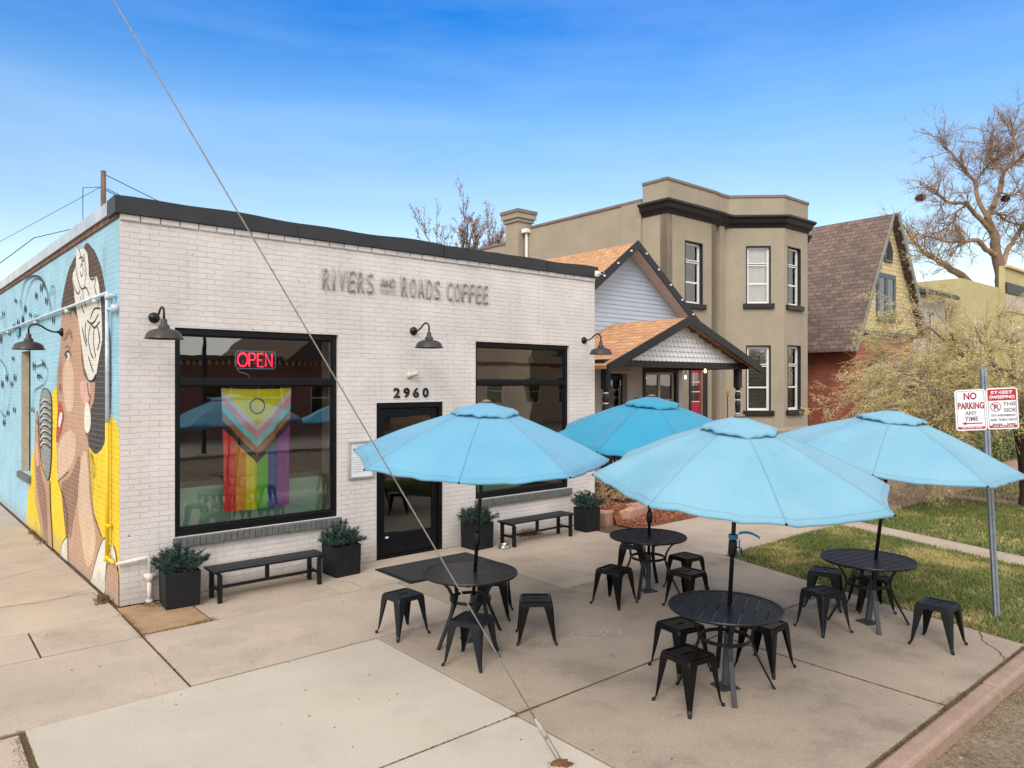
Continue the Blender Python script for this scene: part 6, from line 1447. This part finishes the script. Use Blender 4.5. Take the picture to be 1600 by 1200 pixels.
def dryshrub(s, d, z, h, n, seed, label, cols=None, wid=.004, leaf=True):
    rr = random.Random(seed); st = MB(); lf = MB()
    for i in range(n):
        a = rr.uniform(0, 6.283); el = R(rr.uniform(30, 88)); L_ = h * rr.uniform(.6, 1.15); dd = Vector((math.cos(a) * math.cos(el), math.sin(a) * math.cos(el), math.sin(el)))
        p = [Vector((0, 0, 0)) + dd * L_ * k / 3 + Vector((rr.uniform(-1, 1), rr.uniform(-1, 1), 0)) * .03 * k - Vector((0, 0, .04 * k * k / 9)) for k in range(4)]
        st.tube(p, [wid, wid * .8, wid * .6, wid * .3], 3)
        for k in range(26 if leaf else 0):
            t_ = rr.uniform(.2, 1); q = min(2, int(t_ * 3)); c = p[q].lerp(p[q + 1], t_ * 3 - q) + Vector((rr.uniform(-1, 1), rr.uniform(-1, 1), rr.uniform(-1, 1))) * .04; u1 = Vector((rr.uniform(-1, 1), rr.uniform(-1, 1), rr.uniform(-1, 1))).normalized() * .016; u2 = u1.orthogonal().normalized() * .007
            lf.cur = rr.randrange(2); lf.add([c - u1, c + u2, c + u1, c - u2], [(0, 1, 2, 3)])
    t = thing('dry_shrub', label, 'shrub', Matrix.Translation(W(s, d, z)), 'dry shrubs in the bark bed'); st.build('stems', M_['twig'], t)
    if leaf: lf.build('leaves', cols or [mat('rust leaf', (.26, .12, .05), .8, .4, 9), mat('straw leaf', (.42, .30, .14), .8, .4, 9)], t)
dryshrub(8.25, -.25, .2, .55, 60, 1, 'dry golden shrub behind the rocks beside the far planter')
dryshrub(9.0, -.35, .2, .50, 60, 2, 'dry rusty shrub behind the right end of the long rock')
dryshrub(9.65, .25, .05, .45, 55, 3, 'dark twiggy shrub low in the bark bed right of the rocks', [mat('dark olive leaf', (.10, .08, .035), .8, .4, 9), mat('brown leaf', (.2, .11, .06), .8, .4, 9)])
dryshrub(10.35, -.1, .05, .35, 40, 4, 'small dry shrub at the right end of the bark bed')
dryshrub(7.75, -.15, .1, .33, 30, 5, 'yellow green sprig by the shop corner behind the planter', [mat('yellow green leaf', (.38, .36, .07), .8, .4, 9), mat('olive leaf', (.2, .2, .05), .8, .4, 9)])
blades('dry_grass', [(11.8, .95), (25, .95), (25, -2.6), (11.8, -2.6)], 16000, .12, 21, wid=.014, z=-.01, straw=.9, label='dry straw and leaves covering the front yards')
hedge = MB(); rr = random.Random(77)
for i in range(15000):
    s = rr.uniform(21.6, 27.0); y = rr.uniform(-1.7, -.5); top = 1.02 + .10 * noise.noise(Vector((s * 1.3, y * 2, 3))); z = rr.uniform(.05, top)
    if rr.random() < .75:
        k = rr.randrange(3)
        if k == 0: z = top - rr.uniform(0, .08)
        elif k == 1: y = -1.7 + rr.uniform(0, .1)
        else: s = 21.6 + rr.uniform(0, .12)
    c = W(s, -y, z) + Vector((rr.gauss(0, .03), rr.gauss(0, .03), rr.gauss(0, .03))); u1 = Vector((rr.uniform(-1, 1), rr.uniform(-1, 1), rr.uniform(-1, 1))).normalized() * .045; u2 = u1.orthogonal().normalized() * .028
    hedge.cur = 0 if rr.random() < .7 else 1; hedge.add([c - u1, c + u2, c + u1, c - u2], [(0, 1, 2, 3)])
t = thing('hedge', 'low clipped green hedge behind the street sign', 'hedge', Matrix()); hedge.build('foliage', [M_['hedge'], mat('light hedge leaf', (.16, .2, .05), .7, .3, 6)], t)
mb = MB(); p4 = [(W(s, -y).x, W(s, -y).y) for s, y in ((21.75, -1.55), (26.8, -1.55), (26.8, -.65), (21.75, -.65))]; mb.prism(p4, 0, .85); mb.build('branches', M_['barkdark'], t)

# ---------------------------------------------------------------- trees
def jit(rr, s): return Vector((rr.uniform(-s, s), rr.uniform(-s, s), rr.uniform(-s, s)))
def grow(mbs, p, d, L_, r_, lvl, maxl, rr, tips, up=.0, spread=.75, segs=4, ratio=.66, kids=(3, 5), wob=.22, minr=.006):
    pts = [p.copy()]; rad = [r_]; dd = d.normalized()
    for i in range(segs):
        dd = (dd + jit(rr, wob) + Vector((0, 0, up))).normalized(); pts.append(pts[-1] + dd * L_ / segs); rad.append(max(minr * .6, r_ * (1 - .6 * (i + 1) / segs)))
    mbs[min(lvl, len(mbs) - 1)].tube(pts, rad, 8 if lvl == 0 else (5 if lvl == 1 else 3), caps=False)
    if lvl >= maxl: tips.append((pts, dd)); return
    for k in range(rr.randint(*kids)):
        f_ = rr.uniform(.25, 1); i = min(segs - 1, int(f_ * segs)); q = pts[i].lerp(pts[i + 1], f_ * segs - i)
        nd = (dd + jit(rr, spread)).normalized(); grow(mbs, q, nd, L_ * ratio * rr.uniform(.7, 1.15), max(minr, rad[i + 1] * .72), lvl + 1, maxl, rr, tips, up, spread, segs, ratio, kids, wob, minr)
def scatter(mb, tips, per, size, rr, spread=.05, aspect=.5, ncol=1):
    for pts, dd in tips:
        for k in range(per):
            f_ = rr.random() * (len(pts) - 1); i = min(len(pts) - 2, int(f_)); c = pts[i].lerp(pts[i + 1], f_ - i) + jit(rr, spread); u1 = jit(rr, 1).normalized() * size * rr.uniform(.6, 1.3); u2 = u1.orthogonal().normalized() * size * aspect
            mb.cur = rr.randrange(ncol); mb.add([c - u1, c + u2, c + u1, c - u2], [(0, 1, 2, 3)])
# big bare tree at the right: main limbs follow the photograph, at its real distance
DT = 56.0
def tp_(px, py, dz=0): Y = DT + dz; return Vector(((px - 800) / FPX * Y, Y, EYE + (HOR - py) / FPX * Y))
def zc4(x, y, dz=0): return tp_(1240 + x / 3.75, 180 + y / 3.75, dz)
limbs = [
    ([tp_(1570, 640), zc4(1220, 1000), zc4(1205, 900), zc4(1185, 790), zc4(1170, 690), zc4(1130, 600, -.3)], .46, .24),
    ([zc4(1130, 600, -.3), zc4(1170, 530, -.8), zc4(1205, 450, -1.2), zc4(1235, 330, -1.6), zc4(1290, 285, -2), zc4(1350, 235, -2.2), zc4(1430, 200, -2.5)], .20, .07),
    ([zc4(1130, 600, -.3), zc4(1080, 490, .4), zc4(1065, 395, .8), zc4(1000, 320, 1.2), zc4(940, 240, 1.6), zc4(880, 185, 1.8), zc4(858, 120, 2)], .17, .03),
    ([zc4(1170, 690), zc4(1060, 580, -.8), zc4(1015, 520, -1.5), zc4(900, 515, -2), zc4(830, 440, -2.4), zc4(740, 400, -2.8)], .18, .03),
    ([zc4(1190, 820), zc4(1130, 790, -1), zc4(1080, 735, -1.8), zc4(980, 738, -2.4), zc4(890, 745, -3), zc4(800, 710, -3.2), zc4(700, 690, -3.4)], .20, .03),
    ([zc4(1205, 900), zc4(1250, 800, 1), zc4(1300, 720, 1.6), zc4(1335, 650, 2), zc4(1400, 590, 2.4), zc4(1500, 500, 3)], .2, .05),
    ([zc4(1100, 1050, 2), zc4(980, 940, 1.4), zc4(900, 885, .6), zc4(840, 850, 0), zc4(760, 795, -.6), zc4(700, 740, -1), zc4(640, 640, -1.4)], .30, .04),
    ([zc4(1140, 575, -.3), zc4(1180, 570, .4), zc4(1240, 610, 1), zc4(1340, 655, 1.6), zc4(1420, 640, 2)], .12, .03),
    ([zc4(1235, 330, -1.6), zc4(1200, 310, -1), zc4(1160, 270, -.6), zc4(1150, 210, -.2), zc4(1180, 130, 0)], .08, .02),
    ([zc4(1015, 520, -1.5), zc4(960, 560, -1), zc4(930, 620, -.6), zc4(860, 680, 0)], .07, .02),
    ([zc4(1290, 285, -2), zc4(1300, 180, -1.6), zc4(1280, 90, -1.2), zc4(1270, 20, -1)], .08, .02),
    ([zc4(1205, 450, -1.2), zc4(1260, 470, -.6), zc4(1330, 440, 0), zc4(1430, 380, .6)], .07, .02),
    ([zc4(1060, 400, .8), zc4(1110, 330, .4), zc4(1180, 250, 0), zc4(1220, 170, 0)], .06, .02)]
t = thing('bare_tree', 'huge bare spreading tree rising behind the houses on the right', 'tree', Matrix.Translation(tp_(1570, 640) * Vector((1, 1, 0)) if False else Vector((tp_(1570, 640).x, DT, 0))))
org = Vector((tp_(1570, 640).x, DT, 0)); rr = random.Random(31); TRK = MB(); CR = MB(); tips = []
TRK.tube([Vector((0, 0, 0)), tp_(1570, 640) - org], [.85, .62], 12)
for li, (pl, ra, rb) in enumerate(limbs):
    pl = [p - org for p in pl]; q = []
    for i in range(len(pl) - 1):
        for k in range(3): q.append(pl[i].lerp(pl[i + 1], k / 3) + jit(rr, .07))
    q.append(pl[-1]); n_ = len(q); (TRK if li in (0,) else CR).tube(q, [1.12 * (ra + (rb - ra) * i / (n_ - 1)) for i in range(n_)], 8, caps=False)
    if li == 0: continue
    for k in range(30 if ra > .1 else 22):
        f_ = rr.uniform(.2, 1) * (n_ - 1); i = min(n_ - 2, int(f_)); p = q[i].lerp(q[i + 1], f_ - i); d = (q[i + 1] - q[i]).normalized()
        grow([CR], p, (d + jit(rr, 1.0)).normalized(), rr.uniform(1.2, 2.3), .04, 1, 3, rr, tips, up=.03, spread=.9, segs=4, ratio=.62, kids=(4, 6), wob=.32, minr=.010)
TRK.build('trunk', M_['bark2'] if 'bark2' in M_ else M_['bark'], t, smooth=True); CR.build('crown', mat('tan bark', (.25, .165, .105), .95, .3, 3), t)
lf = MB(); scatter(lf, tips[::2], 2, .05, rr, .15); lf.build('seed_clusters', mat('brown catkins', (.30, .17, .09), .9, .4, 4), t)
for (x, y, dz, s_) in ((743, 484, -2.6, .32), (1240, 488, .3, .26)):
    c = zc4(x, y, dz) - org; nm_ = MB()
    for k in range(260):
        a = jit(rr, 1).normalized() * s_ * .95 * rr.uniform(.3, 1); a.z *= .6; b_ = jit(rr, 1).normalized() * .2; nm_.tube([c + a - b_, c + a + b_], .018, 3)
    nm_.build('nest', mat('nest twigs', (.13, .06, .035), .95, .3, 4), t)
# smaller tree behind the shop
t = thing('bare_tree', 'slim bare tree with a few rusty leaves behind the shop roof', 'tree', at(-2.1, 31)); rr = random.Random(9); TRK = MB(); CR = MB(); tips = []
TRK.tube([(0, 0, 0), (.1, 0, 2.5), (0, 0, 5.2)], [.22, .18, .15], 10)
for dx, dz_, L_ in ((-.30, 1, 4.0), (-.12, 1, 4.3), (.03, 1, 4.9), (.16, 1, 4.5), (.34, 1, 4.2), (.52, 1, 3.9), (.24, 1, 3.8), (-.42, 1, 3.7), (.66, 1, 3.5), (0, 1, 3.9)):
    grow([CR], Vector((0, 0, 5.0)), Vector((dx * .8 + .08, rr.uniform(-.4, .4), dz_)), L_ * .9, .06, 0, 3, rr, tips, up=.10, spread=.70, segs=6, ratio=.40, kids=(6, 8), wob=.16, minr=.007)
TRK.build('trunk', M_['bark'], t, smooth=True); CR.build('crown', M_['bark'], t); lf = MB(); scatter(lf, tips[::2], 1, .05, rr, .07, .7); lf.build('leaves', M_['deadleaf'], t)
# budding tree over the sign
base = W(14.9, 5.0); base = Vector((10.72, 14.9, 0))
t = thing('budding_tree', 'wide spreading tree with pale twigs and yellow green buds behind the parking sign', 'tree', Matrix.Translation(base)); rr = random.Random(41); TRK = MB(); CR = MB(); tips = []; B2 = MB()
TRK.tube([(0, 0, -.02), (-.02, 0, .25), (-.08, .02, .9), (-.20, .0, 1.6), (-.30, .0, 2.3), (-.35, 0, 2.7)], [.26, .20, .17, .16, .17, .13], 12, caps=False)
hub_ = Vector((-.32, 0, 2.35))
for a, el, L_ in [(180, 6, 2.9), (172, 14, 2.8), (195, 18, 2.7), (160, 22, 2.6), (208, 8, 2.4), (186, 26, 2.3), (150, 30, 2.2), (215, 28, 2.2), (178, 38, 1.8), (235, 18, 2.1), (130, 20, 2.1), (250, 45, 1.9), (110, 48, 1.9), (90, 70, 1.7), (270, 20, 1.8), (60, 28, 2.0), (300, 30, 2.0), (20, 22, 2.2), (340, 20, 2.2), (0, 50, 1.8), (200, 60, 1.8), (170, -4, 2.6), (190, -2, 2.3)]:
    el = el * .85 + 5; L_ *= .90; d = Vector((math.cos(R(a)) * math.cos(R(el)), math.sin(R(a)) * math.cos(R(el)), math.sin(R(el))))
    grow([B2, CR], hub_ + jit(rr, .12), d, L_, .055, 0, 4, rr, tips, up=-.062, spread=.78, segs=5, ratio=.60, kids=(5, 6), wob=.25, minr=.0036)
TRK.build('trunk', M_['barkdark'], t, smooth=True); B2.build('limb', M_['bark'], t, smooth=True); CR.build('crown', M_['twig'], t)
lf = MB(); scatter(lf, tips, 6, .0155, rr, .035, .5, 2); lf.build('buds', [M_['bud'], mat('olive bud', (.38, .34, .10), .7, .3, 3)], t)
print('budding tips', len(tips))
# multi-stem sapling by the brick wall
sp_ = W(23.9, -1.0); t = thing('sapling', 'thin multi-stemmed bare sapling against the red brick wall', 'tree', Matrix.Translation(sp_)); rr = random.Random(14); TRK = MB(); CR = MB(); tips = []
for k in range(6):
    a = rr.uniform(0, 6.28); d = Vector((math.cos(a) * .35, math.sin(a) * .25, 1)); q = [Vector((0, 0, 0)) + d * 3.2 * i / 5 + jit(rr, .06) * (i > 0) for i in range(6)]; TRK.tube(q, [.05, .045, .04, .033, .027, .02], 6, caps=False)
    for m_ in range(7): i = rr.randint(2, 4); grow([CR], q[i].lerp(q[i + 1], rr.random()), (d + jit(rr, .9)).normalized(), rr.uniform(.9, 1.6), .016, 1, 3, rr, tips, up=.05, spread=.7, segs=4, ratio=.6, kids=(2, 4), minr=.006)
TRK.build('trunk', mat('tan stem', (.36, .22, .14), .9, .2, 4), t); CR.build('crown', mat('orange twig', (.36, .2, .11), .9, .2, 4), t); lf = MB(); scatter(lf, tips, 3, .022, rr, .05); lf.build('buds', M_['bud'], t)
# tree across the street, mirrored in the large window
t = thing('bare_tree', 'bare tree on the far side of the street behind the bungalow', 'tree', STREET @ at(6.5, -40)); rr = random.Random(3); TRK = MB(); CR = MB(); tips = []
TRK.tube([(0, 0, -.1), (0, 0, 3)], [.25, .18], 8)
for k in range(7): grow([CR], Vector((0, 0, 2.8)), Vector((rr.uniform(-.6, .6), rr.uniform(-.6, .6), 1)), 3.6, .09, 1, 3, rr, tips, up=.06, spread=.6, segs=5, ratio=.5, kids=(4, 6), minr=.012)
TRK.build('trunk', M_['bark'], t); CR.build('crown', M_['bark'], t)
